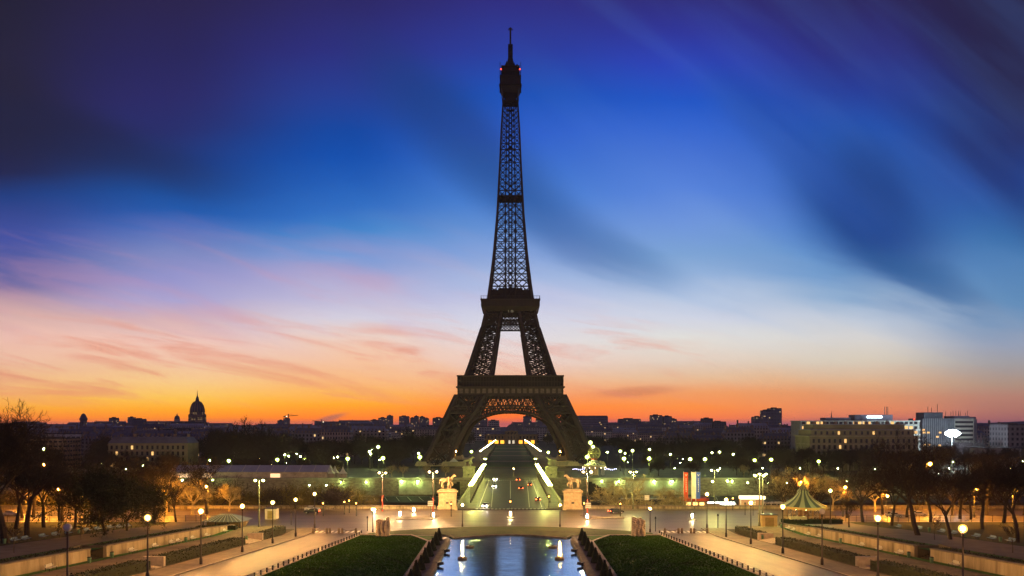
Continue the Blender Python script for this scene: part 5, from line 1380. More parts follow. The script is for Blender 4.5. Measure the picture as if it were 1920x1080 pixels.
# marquees on the far quay
mq = thing('marquee', 'long white marquee with a bluish roof on the far quay, left', 'marquee', (-131, 416, 0))
MB().box(-43, 37, -6, 6, 0, 3.4).build('wall', mat('marquee_wall', (.42,.36,.30), .7, .25, .6), mq)
r_ = MB(); i = 0
r_.v += [(-43.6,-6.6,3.4),(37.6,-6.6,3.4),(37.6,6.6,3.4),(-43.6,6.6,3.4),(-43.6,0,6.6),(37.6,0,6.6)]; r_.f += [(0,1,5,4),(2,3,4,5),(1,2,5),(3,0,4)]
r_.build('roof', mat('marquee_roof', (.34,.36,.52), .6, .1, .2), mq)
r_ = MB()
for j in range(12): r_.bar((-43+j*7.3, -6.65, 3.45), (-43+j*7.3, 0, 6.7), .22)
r_.build('roof_seam', canvas, mq)
for j, (a, b2) in enumerate(((-40, -33), (-27, -22), (8, 13))): MB().box(a, b2, -6.12, -6.0, .6, 2.6).build('lit_window', glow('marquee_light', (1., .6, .3), 1.6), mq)
KTT = Kind(lambda: (lambda t: (MB().lathe(0, 0, [(2.9, 2.4), (1.6, 3.3), (.7, 4.6), (.12, 6.)], 4).build('canopy', canvas, t), MB().box(-2, 2, -2, 2, 0, 2.4).build('wall', mat('tent_wall', (.35,.30,.26), .7, .2, .6), t), t)[2])(thing('pagoda_tent', 'tent', 'tent')))
for px, lab in ((620, 'pointed white tent at the right end of the long marquee'), (628, 'pointed white tent half hidden behind its brighter neighbour'), (643, 'pointed bluish white tent, rightmost of the three')):
    Y = 414 if px != 628 else 421; KTT((X_(px, Y), Y, 0), 0, lab, 'pointed tents on the far quay', 1.)
# far carousel with a balloon cage on top
fc = thing('carousel', 'small lit carousel with a round balloon cage on its roof, right of the tower foot', 'carousel', (X_(1114, 438), 438, 0))
MB().lathe(0, 0, [(6.2, 4.4), (6.2, 5.4), (5.4, 5.7)], 24).build('valance', mat('valance_lit', (.5,.42,.3), .6, .3, 2.), fc)
MB().lathe(0, 0, [(5.6, 5.6), (2.2, 7.4), (1.3, 8.6)], 24).build('roof', striped('far_stripes', (.5,.45,.4), (.08,.07,.1), 16), fc)
MB().lathe(0, 0, [(2.3, .2), (2.3, 4.4)], 12).build('centre_drum', mat('drum_warm', (.55,.45,.3), .6, .2, 1.), fc)
for i in range(10):
    a = 2*PI*i/10; MB().tube((5.4*math.cos(a), 5.4*math.sin(a), 0), (5.4*math.cos(a), 5.4*math.sin(a), 4.5), .12).build('post', canvas, fc)
cg = MB()
for i in range(9):
    a = PI*i/9; cg.path([(3.4*math.cos(a)*math.sin(PI*k/12), 3.4*math.sin(a)*math.sin(PI*k/12), 12.1-3.5*math.cos(PI*k/12)) for k in range(25)], .07, 4)
cg.path([(3.4*math.cos(2*PI*k/20), 3.4*math.sin(2*PI*k/20), 12.1) for k in range(21)], .18, 4)
cg.build('balloon_cage', mat('cage_gold', (.5,.42,.22), .5, .1, 1.), fc)
MB().lathe(0, 0, [(1.3, 8.4), (1.9, 9.2)], 12).build('basket', red_m, fc)
for i in range(12):
    a = 2*PI*i/12; MB().ball((6.3*math.cos(a), 6.3*math.sin(a), 4.3), .16, 6, 4).build('bulb', glow('far_bulb', (1., .8, .5), 25), fc)
for px, lab in ((1085, 'string of violet-white lights left of the small far carousel'), (1145, 'string of violet-white lights right of the small far carousel')):
    w = MB()
    for i in range(7): w.ball((X_(px, 436)-3+i*1.0, 436, 3.3+.25*math.sin(i*1.3)), .2, 6, 4)
    tag(w.build('light_string', glow('violet_light', (.62,.6,1.), 12)), lab, 'light string')
# stone plinths, stalls around the far quay road
for px, lab in ((1042, 'pale stone gate block beside the far right pedestal'), (1052, 'second pale stone gate block farther right of the far pedestal')):
    t = MB().box(-1.7, 1.7, -1, 1, 0, 3.2); tag(t.build('stone_block', gstone, loc=(X_(px, 420), 420, 0)), lab, 'stone block')
tw_ = thing('ticket_stall', 'row of low lit stalls at the foot of the right tower leg', 'stall', (X_(1050, 540), 535, 0))
MB().box(-8, 8, -2, 2, 0, 3).build('wall', mat('stall_wall', (.3,.25,.18), .8, .2, .5), tw_); MB().box(-8.4, 8.4, -2.5, 2.4, 3, 3.4).build('roof', mat('stall_roof', (.4,.3,.2), .8, .2, .5), tw_)
tw_ = thing('ticket_stall', 'cluster of pale tents and stalls at the foot of the left tower leg', 'stall', (X_(857, 535), 532, 0))
MB().box(-6, 6, -2, 2, 0, 3).build('wall', mat('stall_wall', (.3,.25,.18), .8, .2, .5), tw_); MB().lathe(-2, 0, [(4, 3), (1.4, 4.4), (.1, 5.6)], 4).build('roof', canvas, tw_)
# boats and landing stage on the right, boat on the left
def boat(name, lab, x, Y, L, roofm, lit=None):
    t = thing(name, lab, 'boat', (x, Y, -9))
    P = [(-L/2, -2.6), (L/2-4, -2.6), (L/2, 0), (L/2-4, 2.6), (-L/2, 2.6)]
    MB().prism(P, -.4, 1.5).build('hull', mat('hull_dark', (.05,.05,.06), .5, .1, 1.), t)
    c = MB(); c.box(-L/2+2, L/2-6, -2.1, 2.1, 1.5, 3.9); c.build('cabin', mat('cabin_glass', (.05,.05,.06), .15, .1, 1., spec=.6), t)
    MB().box(-L/2+1.5, L/2-5.5, -2.4, 2.4, 3.9, 4.3).build('roof', roofm, t)
    w = MB()
    for i in range(int((L-10)/2.4)): w.box(-L/2+2.6+i*2.4, -L/2+2.8+i*2.4, -2.2, -2.08, 1.5, 3.9)
    w.build('window_post', canvas, t)
    if lit: MB().box(-L/2+2, L/2-6.5, -2.75, -2.45, 4.0, 5.0).build('light_strip', lit, t)
boat('river_boat', 'long tour boat with a pale blue roof moored on the left side of the river', -137, 318, 34, mat('boat_roof_blue', (.30,.38,.75), .5, .1, .5))
boat('river_boat', 'tour boat with a brilliant white light strip moored by the right landing', X_(1358, 330), 330, 20, canvas, glow('boat_strip', (.9, 1., .92), 12))
boat('river_boat', 'dark tour boat moored farther right beyond the landing stage', X_(1455, 335), 335, 30, canvas)
boat('river_boat', 'low dark boat moored right of the bridge under the bare tree', 60, 352, 26, mat('boat_roof_grey', (.2,.2,.24), .6, .1, .5))
ld = thing('boat_landing', 'boat landing pavilion with a red canopy and warm lights behind the three flags', 'landing pavilion', (X_(1303, 290), 290, -7.5))
MB().box(-6.5, 9, -3, 3, -2, 6.6).build('wall', mat('landing_wall', (.30,.2,.12), .8, .2, .5), ld); MB().box(-5, 4, -4.2, 3, 8.0, 8.9).build('canopy', mat('canopy_red', (.55,.06,.02), .6, .1, 1.), ld)
MB().box(-4.4, 3.6, -3, 3, 6.6, 8.0).build('cabin', mat('landing_wall', (.30,.2,.12), .8, .2, .5), ld)
for i in range(3): MB().box(-3.8+i*2.4, -2.2+i*2.4, -3.1, -3.0, 5.2, 7.4).build('lit_window', glow('landing_light', (1., .55, .16), 3.5), ld)
sg = MB()
rr = random.Random(8); x = -6.
while x < 6:                                            # an illuminated row of capitals, too blurred in the photograph to read
    w = rr.uniform(.5, .9); sg.box(x, x+.16, -3.35, -3.2, 3.1, 4.5); 
    if rr.random() < .6: sg.box(x, x+w, -3.35, -3.2, 4.3, 4.5)
    if rr.random() < .6: sg.box(x, x+w, -3.35, -3.2, 3.1, 3.3)
    if rr.random() < .5: sg.box(x+w-.16, x+w, -3.35, -3.2, 3.1, 4.5)
    x += w+.35
sg.build('lit_sign', glow('sign_light', (1., .85, .5), 7), ld)
def flag(col, lab, px, mk=None):
    Y = 279; X = X_(px, Y); t = thing('banner_flag', lab, 'banner', (X, Y, -1.5))
    top_ = Z_(884, Y)+1.5
    MB().lathe(0, 0, [(.13, 0), (.09, top_)], 8).build('flag_pole', canvas, t, True)
    b = MB(); n = 10
    zs_ = [top_-.3-(9.2)*i/n for i in range(n+1)]
    for i in range(n):
        for xa, xb in ((.1, .85), (.85, 1.6)):
            f = lambda x, z: .12*math.sin(z*1.1+x*2)
            b.quad((xa, f(xa, zs_[i]), zs_[i]), (xb, f(xb, zs_[i]), zs_[i]), (xb, f(xb, zs_[i+1]), zs_[i+1]), (xa, f(xa, zs_[i+1]), zs_[i+1]))
    c = b.build('cloth', col, t)
    sd = c.modifiers.new('t', 'SOLIDIFY'); sd.thickness = .03
    if mk:
        w = MB()
        w.path([(.55, -.2, top_-1.0), (.9, -.2, top_-1.6), (1.25, -.2, top_-.9)], .1, 4)
        for i in range(8): w.box(.75, 1.0, -.22, -.16, top_-2.8-i*.62, top_-2.42-i*.62)
        w.build('emblem', mk, c)
flag(mat('flag_red', (.62,.07,.03), .7, .1, 1.), 'tall red vertical banner on a white pole by the boat landing', 1281.5, canvas)
flag(mat('flag_white', (.65,.58,.52), .7, .1, 1.), 'tall white vertical banner between the red and the blue one', 1296.5)
flag(mat('flag_blue', (.05,.10,.45), .7, .1, 1.), 'tall blue vertical banner, right one of the three by the landing', 1304.5, canvas)
sh = thing('lit_shelter', 'brightly lit white shelter on the pavement behind the yellow-lit booth', 'shelter', (X_(1410, 268), 268, -1.5))
MB().box(-4, 4, -1.5, 1.5, 4.4, 5.4).build('lit_fascia', glow('shelter_light', (1., .74, .42), 3.5), sh)
for x in (-3.8, 3.8): MB().box(x-.15, x+.15, -.15, .15, 0, 4.4).build('post', canvas, sh)
MB().box(-4, 4, 1.2, 1.5, .5, 4.4).build('back_wall', mat('shelter_wall', (.4,.25,.15), .7, .1, 1.), sh)

# ================================================================== BUILDINGS
slate = mat('slate', (.13,.12,.18), .6, .25, .2); zinc = mat('zinc', (.30,.30,.40), .5, .25, .15)
chim = mat('chimney', (.26,.18,.14), .9, .3, .5)
F_cream = facade('facade_cream', (.42,.34,.30), lit=.04); F_grey = facade('facade_grey', (.30,.27,.30), lit=.035); F_dark = facade('facade_dark', (.16,.14,.165), lit=.03)
F_pink = facade('facade_pink', (.50,.36,.32), cw=2.6, lit=.05); F_light = facade('facade_light', (.58,.52,.46), cw=2.8, ch=3.1, fw=.5, lit=.05)
F_tower = facade('facade_tower', (.26,.24,.29), cw=3.0, ch=3.0, fw=.6, fh=.45, lit=.05)
F_white = facade('facade_white', (.5,.46,.44), cw=4.2, ch=3.6, fw=.72, fh=.45, lit=.03)
F_old = facade('facade_old', (.26,.17,.10), cw=5., ch=6., fw=.4, fh=.6, lit=.04)
F_yel = facade('facade_limestone', (.30,.27,.17), cw=3.4, ch=3.6, fw=.42, fh=.58, lit=.05)
def house(rr, w, d, h, roofh, wm_, rm, name='town_house', lab='', cat='house', loc=(0,0,0), group=None, chimneys=True):
    t = thing(name, lab, cat, loc, 0, group)
    MB().box(-w/2, w/2, 0, d, -2, h).build('wall', wm_, t)
    r_ = MB(); r_.frus(0, d/2, h, h+roofh, w/2+.25, d/2+.25, w/2-roofh*.55, d/2-roofh*.55)
    ro = r_.build('roof', rm, t)
    if chimneys:
        c = MB()
        for x in (-w/2+.8, w/2-.8, rr.uniform(-w/4, w/4), rr.uniform(-w/3, w/3)):
            cw_ = rr.uniform(.35, 1.0); c.box(x-cw_, x+cw_, d*.3, d*.3+rr.uniform(1, 3), h+roofh*.3, h+roofh+rr.uniform(.8, 3.4))
        for i in range(int(w/3)):
            x = -w/2+1.5+i*3; c.box(x-.55, x+.55, -.1, 1.2, h+.2, h+min(roofh*.8, 2.2))
        c.build('chimney', chim, ro)
    return t
rr = random.Random(21)
rows = [(690, 13, 19, 26, 'nearest roof row'), (800, 15, 20, 28, 'second roof row'), (950, 16, 20, 26, 'third roof row'), (1150, 18, 19, 26, 'fourth roof row'), (1500, 22, 18, 28, 'fifth roof row'), (2000, 26, 18, 34, 'sixth roof row'), (2900, 34, 20, 42, 'farthest roof row')]
protos = {}; cnt = {}
for ri, (Y, w0, h0, h1, nm) in enumerate(rows):
    half = .66*Y; n = 34 if ri < 5 else 38; step = 2*half/n; k_ = 0
    for i in range(n):
        x = -half+step*(i+.5)+rr.uniform(-.2, .2)*step
        if abs(x) < (140 if Y < 1100 else 60): continue
        if Y < 760 and -240 < x < 0: pass
        key = (ri, rr.randrange(7)); k_ += 1
        side = 'left' if x < 0 else 'right'
        cnt[(ri, side)] = cnt.get((ri, side), 0)+1; q_ = cnt[(ri, side)]
        lab = f'small slate-roofed town house in the {nm}, {nth(q_)} {"from the left edge" if side == "left" else "to the right of the tower"}'
        loc = (x, Y+rr.uniform(-25, 25), 0)
        if key not in protos:
            hh = h0+(h1-h0)*(key[1]+.5)/7*rr.uniform(.8, 1.1); wd = step*rr.uniform(.8, 1.15); rf = min(4.5, wd*.3)
            protos[key] = house(rr, wd, 14, hh-rf, rf, rr.choice((F_cream, F_grey, F_dark, F_pink, F_light, F_cream)), rr.choice((slate, zinc)), loc=loc, lab=lab, group=f'town houses in the {nm}')
        else: dup(protos[key], loc, 0, lab, f'town houses in the {nm}', (rr.uniform(.85, 1.2), 1, rr.uniform(.82, 1.12)))
# towers and slabs on the skyline
def slab(lab, px0, px1, pyt, Y, m, cap=True, name='tower_block', cat='building', d=25, antenna=0, steps=0):
    x0, x1 = X_(px0, Y), X_(px1, Y); zt = Z_(pyt, Y); t = thing(name, lab, cat, ((x0+x1)/2, Y, 0)); w = (x1-x0)/2
    MB().box(-w, w, 0, d, -2, zt).build('wall', m, t)
    r_ = MB(); r_.box(-w*.96, w*.96, .3, d-.3, zt, zt+Y*.0012)
    if cap: r_.box(-w*.5, w*.3, d*.3, d*.7, zt, zt+Y*.0022)
    if steps: r_.box(-w*.9, -w*.2, 2, d-2, zt, zt+Y*.003)
    r_.build('roof', mat('flat_roof', (.05,.045,.06), .8, .2, .2), t)
    if antenna:
        a = MB(); r2 = random.Random(int(px0))
        for i in range(antenna):
            x = r2.uniform(-w*.9, w*.9); a.bar((x, d/2, zt), (x, d/2, zt+r2.uniform(3, 9)), .25)
        a.build('antenna', dark_m, t)
    return t
for args in (
    ('pale narrow tower block on the far left skyline, left of the pair', 204, 215, 785, 2100, F_tower), ('dark squat tower block left of the small dome', 239, 247, 784, 2100, F_tower), ('dark flat block between the tower pair and the small dome', 249, 266, 787, 1900, F_dark),
    ('long dark flat-roofed block in front of the great dome', 320, 378, 793, 1300, F_dark), ('small rounded tower block left of the crane', 520, 530, 790, 2600, F_tower), ('tower block standing just left of the tall crane', 531, 540, 786, 2600, F_tower),
    ('wide low block left of the central towers', 694, 708, 789, 2300, F_tower), ('wide block joined to the tallest central tower', 709, 724, 785, 2300, F_tower), ('tallest slim tower of the central skyline group', 725, 735, 781, 2300, F_tower), ('broad square tower in the middle of the central skyline group', 748, 766, 782, 2300, F_tower),
    ('first tower of the close pair near the left tower leg', 769, 776, 785, 2400, F_tower), ('second taller tower of the close pair near the left tower leg', 776, 784, 782, 2400, F_tower), ('stepped tower right of the close pair', 786, 796, 783, 2400, F_tower), ('lower tower of the stepped cluster next to the left tower leg', 796, 803, 786, 2400, F_tower),
    ('flat-topped block touching the outline of the left tower leg', 811, 832, 785, 1700, F_dark), ('dark block with lit windows behind the left tower leg', 790, 826, 800, 1300, F_white), ('tall block behind the left half of the arch', 886, 914, 786, 1700, F_tower), ('small block with a lit window right of it under the arch', 915, 936, 790, 1500, F_white), ('slim tower block behind the right half of the arch', 981, 997, 782, 1900, F_tower), ('lower tower just right of the slim one under the arch', 1005, 1016, 787, 1900, F_tower),
    ('wide dark low block on the right skyline after the big slab', 1160, 1202, 787, 2200, F_dark), ('square tower block with two lit windows on the right skyline', 1221, 1242, 780, 2000, F_tower), ('stepped block right of the square tower', 1245, 1260, 782, 2000, F_tower), ('low right wing of the stepped block', 1260, 1269, 787, 2000, F_tower), ('dark cube block on the right skyline', 1318, 1337, 786, 1900, F_dark), ('low block with orange windows right of the dark cube', 1337, 1362, 792, 1500, F_dark), ('pale tower block left of the tall stepped tower', 1415, 1431, 783, 1700, F_tower),
    ('tall stepped grey tower on the right skyline, left half', 1432, 1445, 771, 1600, F_tower), ('tall stepped grey tower on the right skyline, right half with a turret', 1445, 1466, 767, 1620, F_tower)):
    slab(*args, antenna=2 if args[1] in (811, 1160) else 0)
slab('broad dark violet office slab on the skyline right of the tower', 1083, 1140, 781, 1500, facade('facade_slab', (.24,.20,.28), cw=2.4, ch=3.2, fw=.7, fh=.35, lit=.015), d=40, name='office_block', cap=False)
slab('long white ribbon-windowed block behind the park under the left half of the arch', 868, 938, 801, 1340, F_white, name='office_block', cap=False)
slab('long white ribbon-windowed block behind the park under the right half of the arch', 984, 1040, 802, 1340, F_white, name='office_block', cap=False)
# great dome, small dome, conical tower, spire
def lathe_tower(name, lab, cat, px, Y, prof_px, m, rm, split, n=24):
    """prof_px: list of (half width px, y px) from bottom to top; split index starts the roof"""
    k_ = Y/F; t = thing(name, lab, cat, (X_(px, Y), Y, 0)); pr = [(w*k_, Z_(py, Y)) for w, py in prof_px]
    MB().lathe(0, 0, [(pr[0][0], -2)]+pr[:split+1], n).build('wall', m, t); MB().lathe(0, 0, pr[split:], n).build('dome', rm, t, True); return t
dome_r = mat('dome_lead', (.10,.085,.10), .5, .25, .06); dome_w = facade('dome_drum', (.30,.20,.14), cw=4.5, ch=11., fw=.4, fh=.5, lit=.35, est=.25)
gd_ = lathe_tower('domed_church', 'great ribbed dome with a tall lantern and spire on the left skyline', 'church', 370, 1600, [(16,806),(16,785),(14.6,784),(14.4,776),(13.5,775.5),(13.2,773),(12.6,767),(10.6,760),(7.6,755),(4.2,752.5),(3.8,752),(3.2,750),(2.6,746),(1.9,745),(1.1,742.5),(.7,740),(.4,736),(.12,730.5)], dome_w, dome_r, 5)
rb = MB()
for i in range(16):
    a = 2*PI*i/16
    pr = [(13.3,773),(12.8,767),(10.8,760),(7.8,755),(4.4,752.6)]
    rb.path([(w*1600/F*math.cos(a), w*1600/F*math.sin(a), Z_(y, 1600)) for w, y in pr], .5, 4)
rb.build('dome_rib', gold, gd_)
ob = MB()
for i in range(20):
    a = 2*PI*i/20; ob.bar((15.2*1.067*math.cos(a), 15.2*1.067*math.sin(a), Z_(784, 1600)), (15.2*1.067*math.cos(a), 15.2*1.067*math.sin(a), Z_(777, 1600)), 1.2)
ob.build('column', dome_w, gd_)
lathe_tower('domed_church', 'small distant dome with a lantern left of the great dome', 'church', 332, 2600, [(6.2,806),(6.2,790),(5.2,789.5),(5.0,785.5),(4.6,783),(3.6,780.3),(1.8,779),(1.1,778.7),(.9,776.8),(.2,775)], F_cream, dome_r, 3)
lathe_tower('water_tower', 'round tower with a bell-shaped pointed roof on the left skyline', 'tower', 156.5, 1500, [(5.8,806),(5.8,789),(6.6,788),(6.8,786.5),(7.6,786.2),(6.2,783.5),(4.4,779),(2.4,776),(.4,775)], F_dark, slate, 4)
lathe_tower('church_spire', 'thin pointed church spire near the left edge of the skyline', 'church', 63.5, 1700, [(2.4,806),(2.4,796.5),(2.8,796),(1.5,794),(.9,792),(.1,788)], F_dark, slate, 2, 8)
lathe_tower('church_spire', 'thin dark spire above the roofs of the right stone apartment building', 'church', 1559, 900, [(2.6,806),(2.6,787),(2.9,786),(1.2,782),(.7,777),(.1,770)], F_dark, slate, 2, 8)
# cranes
for px, pyt, Y, jib, lab in ((541, 776, 2300, 1, 'tower crane with a lit cab standing out against the orange sky'), (603, 786.5, 2600, -1, 'smaller tower crane beside the thin smoke on the skyline')):
    k_ = Y/F; t = thing('tower_crane', lab, 'crane', (X_(px, Y), Y, 0)); zt = Z_(pyt+4, Y)
    m_ = MB(); m_.bar((0,0,0), (0,0,zt+4*k_), 2.2); m_.build('mast', chim, t)
    m_ = MB(); m_.bar((-8*k_*jib,0,zt-.5*k_), (18*k_*jib,0,zt+1.4*k_), 1.6); m_.bar((0,0,zt+4*k_), (12*k_*jib,0,zt+1*k_), .6); m_.bar((0,0,zt+4*k_), (-7*k_*jib,0,zt), .6); m_.box(-8*k_-2, -8*k_+4, -2, 2, zt-2.5*k_, zt); m_.build('jib', chim, t)
    MB().box(-3.4*k_*jib-1.4, -3.4*k_*jib+1.4, -2.5, 0, zt-1.2*k_, zt-.2*k_).build('cab_light', glow('cab_light', (1., .9, .6), 3), t)
# military school with a square dome at the end of the park
ms_ = thing('domed_palace', 'long low palace with a square dome at the end of the park lawns', 'palace', (1.5, 1130, 0))
MB().box(-38, -9, 0, 16, -2, 13.5).build('wall', F_old, ms_); MB().box(9, 38, 0, 16, -2, 13.5).build('wall', F_old, ms_)
for s in (-1, 1): MB().frus(s*23.5, 8, 13.5, 18, 14.8, 8.4, 12, 3).build('roof', slate, ms_)
MB().box(-9, 9, -2.5, 18, -2, 18).build('wall', F_old, ms_)
w = MB()
for i in range(8): w.tube((-7.7+i*2.2, -3.0, 0), (-7.7+i*2.2, -3.0, 14), .55, .5, 10)
w.build('column', mat('stone_warm', (.36,.26,.16), .85, .3, .5), ms_)
w = MB(); i = 0; w.v += [(-9.2,-3.6,15),(9.2,-3.6,15),(0,-3.6,19.5),(-9.2,0,15),(9.2,0,15),(0,0,19.5)]; w.f += [(0,1,2),(3,5,4),(0,2,5,3),(1,4,5,2),(0,3,4,1)]; w.build('pediment', F_old, ms_)
dmo = MB(); dmo.frus(0, 7.5, 18, 20.5, 8, 8, 7.2, 7.2); dmo.frus(0, 7.5, 20.5, 25, 7, 7, 5.6, 5.6); dmo.frus(0, 7.5, 25, 27.5, 5.6, 5.6, 2.4, 2.4); dmo.frus(0, 7.5, 27.5, 29.5, .8, .8, .5, .5)
dmo.build('dome', slate, ms_)
for x in (-30, -21, -13, 13, 21, 30): MB().box(x-2.6, x+2.6, -.1, -.02, .2, 5).build('lit_arch', glow('palace_light', (1., .42, .04), 2.2), ms_)
for x in (-3, 3): MB().box(x-1.2, x+1.2, -2.62, -2.52, .2, 5).build('lit_door', glow('palace_white', (1., .85, .6), 1.6), ms_)

# hero buildings on the right: real windows
win_dark = mat('window_glass', (.015,.015,.02), .15, 0, spec=.5); win_lit = glow('window_lit', (1., .55, .18), 1.3)
lime = mat('limestone', (.24,.215,.14), .85, .25, .15, detail=8.)
def windows(parent, xs, zs_, w, h, y, lit, seed, fm=None):
    r2 = random.Random(seed); pr = None
    for z in zs_:
        for x in xs:
            a = MB().box(-w/2, w/2, -.14, .3, 0, h) if pr is None else None
            on = r2.random() < lit
            if pr is None: pr = a.build('window', win_dark, parent, loc=(x, y, z)); me = pr.data; me2 = me.copy(); me2.materials.clear(); me2.materials.append(win_lit); o = pr
            else: o = bpy.data.objects.new('window', me2 if on else me); COL.objects.link(o); o.parent = parent; o.location = (x, y, z)
Y = 480; x0, x1 = X_(1518, Y), X_(1722, Y); cx_ = (x0+x1)/2; hw = (x1-x0)/2
ap_ = thing('apartment_building', 'large pale stone apartment building with cornices and set-back attic, right of the tower', 'apartment building', (cx_, Y, 0))
zc_ = Z_(819, Y)
MB().box(-hw, hw, 0, 24, -2, zc_).build('wall', lime, ap_)
c = MB(); c.box(-hw-.9, hw+.9, -.9, 24.5, zc_, zc_+.7); c.box(-hw-.5, hw+.5, -.5, 24.3, zc_-4.6, zc_-4.2); c.box(-hw-.3, hw+.3, -.3, 24.3, zc_-12, zc_-11.7); c.build('cornice', mat('limestone_trim', (.32,.29,.21), .85, .2, .3), ap_)
at_ = MB(); at_.box(-hw+1.6, hw-1.6, 2.4, 23, zc_+.7, zc_+4.0); at_.box(-hw+4, hw-6, 5, 21, zc_+4.0, zc_+7.2); at_.build('attic', lime, ap_)
rf = MB(); rf.box(-hw+1., hw-1., 1.8, 23.4, zc_+4.0, zc_+4.35); rf.box(-hw+3.6, hw-5.6, 4.5, 21.4, zc_+7.2, zc_+7.6); ro = rf.build('roof', zinc, ap_)
c = MB()
for i in range(9): x = -hw+7+i*6.4; c.box(x-.8, x+.8, 10, 12, zc_+7.6, zc_+9.2)
c.build('chimney', chim, ro)
windows(ap_, [-hw+2.4+i*3.18 for i in range(20)], [zc_-3.6-i*3.7 for i in range(4)], 1.25, 2.3, 0, .05, 3)
pm = MB()
for i in range(21): x = -hw+.8+i*3.18; pm.box(x-.35, x+.35, -.34, 0, -2, zc_-4.6)
pm.build('pilaster', mat('limestone_trim', (.32,.29,.21), .85, .2, .3), ap_)
at2 = [c_ for c_ in ap_.children if c_.name.startswith('attic')][0]
windows(at2, [-hw+4.5+i*3.5 for i in range(17)], [zc_+1.3], 1.2, 2.0, 2.4, .05, 9)
Y = 560; x0, x1 = X_(1500, Y), X_(1724, Y); hw = (x1-x0)/2
ho = thing('hotel_building', 'long white hotel with balconies and a glowing roof sign, behind the stone apartments', 'hotel', ((x0+x1)/2, Y, 0))
zt = Z_(790, Y); MB().box(-hw, hw, 0, 18, -2, zt).build('wall', mat('hotel_wall', (.34,.36,.33), .8, .15, .3), ho)
bl = MB()
for i in range(7): bl.box(-hw-.2, hw+.2, -1.0, 0, zt-3.3-i*3.3, zt-2.2-i*3.3) if i else bl.box(-hw-.3, hw+.3, -.8, 18.3, zt-.2, zt+.5)
bl.build('balcony', mat('hotel_trim', (.42,.43,.40), .8, .15, .3), ho)
windows(ho, [-hw+2.5+i*3.27 for i in range(25)], [zt-2.1, zt-5.3, zt-8.6, zt-11.9], 2.2, 1.9, 0, .3, 4)
pn_ = MB(); a_, b_ = X_(1607, Y)-(x0+x1)/2, X_(1679, Y)-(x0+x1)/2; pn_.box(a_, b_, 4, 14, zt+.5, Z_(777.5, Y)); pn_.box(X_(1552, Y)-(x0+x1)/2, X_(1600, Y)-(x0+x1)/2, 4, 14, zt+.5, Z_(783, Y)); pn_.build('roof_house', slate, ho)
sx0, sx1 = X_(1630, Y)-(x0+x1)/2, X_(1658, Y)-(x0+x1)/2; r2 = random.Random(2); sg = MB(); x = sx0
while x < sx1:                                           # blown-out roof letters, unreadable in the photograph
    w = r2.uniform(.8, 1.4); sg.box(x, x+w, 3.2, 3.6, Z_(783.6, Y), Z_(779.6, Y)); x += w+.18
sg.build('lit_sign', glow('hotel_sign', (.75, .97, 1.), 7), ho)
an = MB()
for px in (1670, 1673.5, 1676): an.bar((X_(px, Y)-(x0+x1)/2, 9, zt), (X_(px, Y)-(x0+x1)/2, 9, Z_(762, Y)), .28)
an.build('antenna', dark_m, ho); MB().ball((X_(1717, Y)-(x0+x1)/2, 2, zt+1.4), .5, 8, 5).build('beacon', glow('beacon_red', (1., .16, .05), 9), ho)
Y = 575
of = thing('office_building', 'dark ribbed office tower with rooftop plant and masts behind the white floodlight', 'office building', (X_(1767, Y), Y, 0)); a_, b_ = X_(1729, Y)-X_(1767, Y), X_(1790, Y)-X_(1767, Y)
zt = Z_(784.5, Y); MB().box(a_, b_, 0, 20, -2, zt).build('wall', mat('office_dark', (.08,.09,.12), .7, .2, .3), of)
w = MB()
for i in range(16): x = a_+.7+i*(b_-a_-1.2)/15; w.box(x-.28, x+.28, -.45, 0, -2, zt)
w.build('rib', mat('office_rib', (.2,.21,.24), .7, .15, .3), of)
w = MB(); w.box(X_(1737, Y)-X_(1767, Y), X_(1772, Y)-X_(1767, Y), 3, 15, zt, Z_(773, Y)); w.build('roof_house', mat('office_dark', (.08,.09,.12), .7, .2, .3), of)
w = MB()
for px, pyt in ((1752, 762), (1759, 764), (1770, 757)): w.bar((X_(px, Y)-X_(1767, Y), 9, Z_(773, Y)), (X_(px, Y)-X_(1767, Y), 9, Z_(pyt, Y)), .25)
w.build('antenna', dark_m, of)
for px, py in ((1731, 806), (1732, 811), (1740, 811), (1762, 811), (1757, 819), (1733, 834), (1741, 834), (1761, 835)): MB().box(X_(px, Y)-X_(1767, Y)-.9, X_(px, Y)-X_(1767, Y)+.9, -.62, -.46, Z_(py, Y)-.6, Z_(py, Y)+.6).build('lit_window', win_lit, of)
ob_ = thing('office_building', 'pale concrete office block with horizontal window bands, right of the floodlight', 'office building', (X_(1822, Y), Y, 0)); a_, b_, c_ = [X_(p, Y)-X_(1822, Y) for p in (1790, 1826, 1853)]
zt = Z_(785, Y); MB().box(a_, b_, 0, 24, -2, zt).build('wall', mat('office_pale', (.34,.34,.30), .8, .15, .3), ob_)
MB().hexa([(b_,0,-2),(c_,14,-2),(c_,30,-2),(b_,24,-2)], [(b_,0,zt),(c_,14,zt-.3),(c_,30,zt-.3),(b_,24,zt)]).build('side_wall', mat('office_pale', (.34,.34,.30), .8, .15, .3), ob_)
for i in range(9): MB().box(a_+.4, b_-.6, -.12, .2, zt-3.3-i*3.1, zt-1.7-i*3.1).build('window', win_dark, ob_)
w = MB(); w.box(a_+2, b_-1, 4, 18, zt, zt+2.0); w.box(b_-4, c_-3, 10, 22, zt, zt+1.4); w.build('roof_house', slate, ob_)
w = MB(); r2 = random.Random(6)
for i in range(9): x = r2.uniform(a_, c_-4); w.bar((x, 12, zt), (x, 12, zt+r2.uniform(3, 6.5)), .2)
w.build('antenna', dark_m, ob_)
slab('low dark apartment block at the right edge of the picture', 1890, 1935, 797, 520, F_dark, name='apartment_building', d=20)
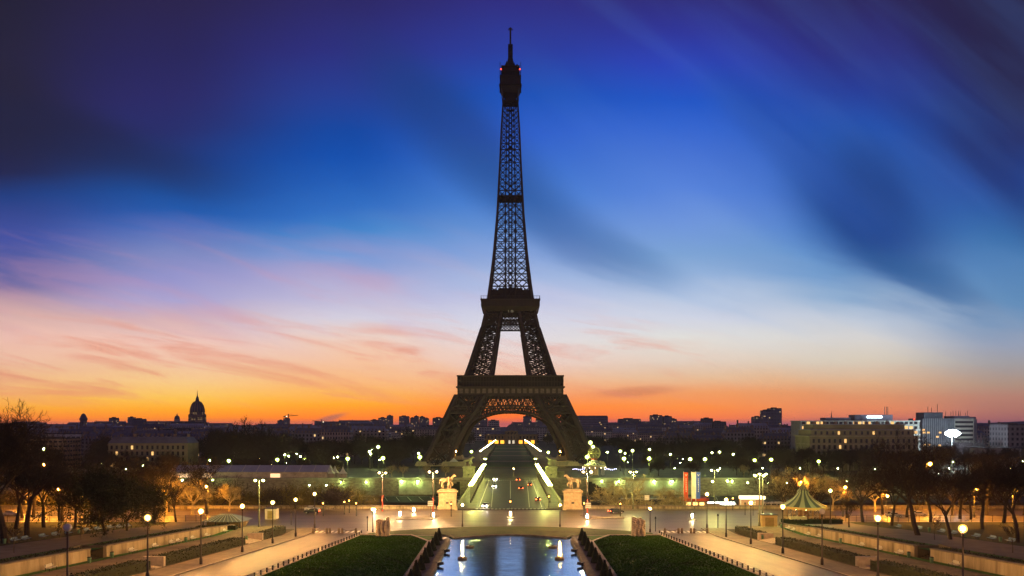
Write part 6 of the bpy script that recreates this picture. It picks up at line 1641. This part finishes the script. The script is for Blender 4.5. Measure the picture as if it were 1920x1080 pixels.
slab('low pale wide building glimpsed behind the twigs at the right edge', 1843, 1915, 841, 470, mat('pale_low_wall', (.34,.32,.31), .8, .2, .3), name='low_building', cap=False, d=14)
# left hero blocks
Y = 470; x0, x1 = X_(203, Y), X_(352, Y); hw = (x1-x0)/2; zt = Z_(831, Y)
lb = thing('apartment_building', 'stone apartment building washed in yellow lamp light, behind bare trees on the left', 'apartment building', ((x0+x1)/2, Y, 0))
MB().box(-hw, hw, 0, 16, -2, zt).build('wall', lime, lb)
bl = MB()
for i in range(4): bl.box(-hw-.3, hw+.3, -.9, 0, zt-1.2-i*3.5, zt-.8-i*3.5)
bl.build('balcony', chim, lb)
r_ = MB(); r_.frus(0, 8, zt, zt+3.6, hw+.4, 8.4, hw-2, 5.5); ro = r_.build('roof', slate, lb)
c = MB()
for i in range(6): x = -hw+4+i*8; c.box(x-.6, x+.6, 7, 9, zt+2, zt+5.4)
c.build('chimney', chim, ro)
windows(lb, [-hw+2+i*3.0 for i in range(15)], [zt-3.6-i*3.5 for i in range(4)], 1.2, 2.2, 0, .06, 12)
slab('flat apartment block lit faintly orange, far left behind the tall tree', 55, 125, 823, 520, facade('facade_orange_light', (.34,.22,.15), lit=.05, ch=3., fh=.4, fw=.7), name='apartment_building', d=18)  # wall tinted to carry the orange street light
slab('low wide white building with a flat roof on the left, above the treetops', 60, 152, 814, 700, F_white, name='low_building', d=20, cap=False)
slab('dark ribbed apartment block in front of the great dome', 300, 385, 806, 900, F_dark, name='apartment_building', d=20)
# low hills far behind the roofs
hl = MB()
def hz(x, y):
    f = math.sin(PI*min(1., max(0., (y-3000)/1280.))); t_ = x/4000.
    return -3+f*((34 if x > 0 else 18)*(.6+.4*math.sin(t_*9+1.3))+34*max(0, (x-1500)/1500.))
hl.sheet(frange(-4400, 4400, 200), frange(3000, 4280, 160), hz); struct(hl.build('hills', mat('hills_city', (.07,.06,.075), .95, .5, .01)))

# ================================================================== AIR
hz_m = bpy.data.materials.new('haze'); hz_m.use_nodes = True; nt = hz_m.node_tree; nt.nodes.clear()
vo = nt.nodes.new('ShaderNodeVolumePrincipled'); oo = nt.nodes.new('ShaderNodeOutputMaterial')
vo.inputs['Color'].default_value = (.72, .75, .95, 1); vo.inputs['Density'].default_value = .00007; vo.inputs['Anisotropy'].default_value = .3
nt.links.new(vo.outputs[0], oo.inputs['Volume'])
tag(MB().box(-4600, 4600, -120, 4400, -14, 340).build('haze', hz_m), kind='stuff')
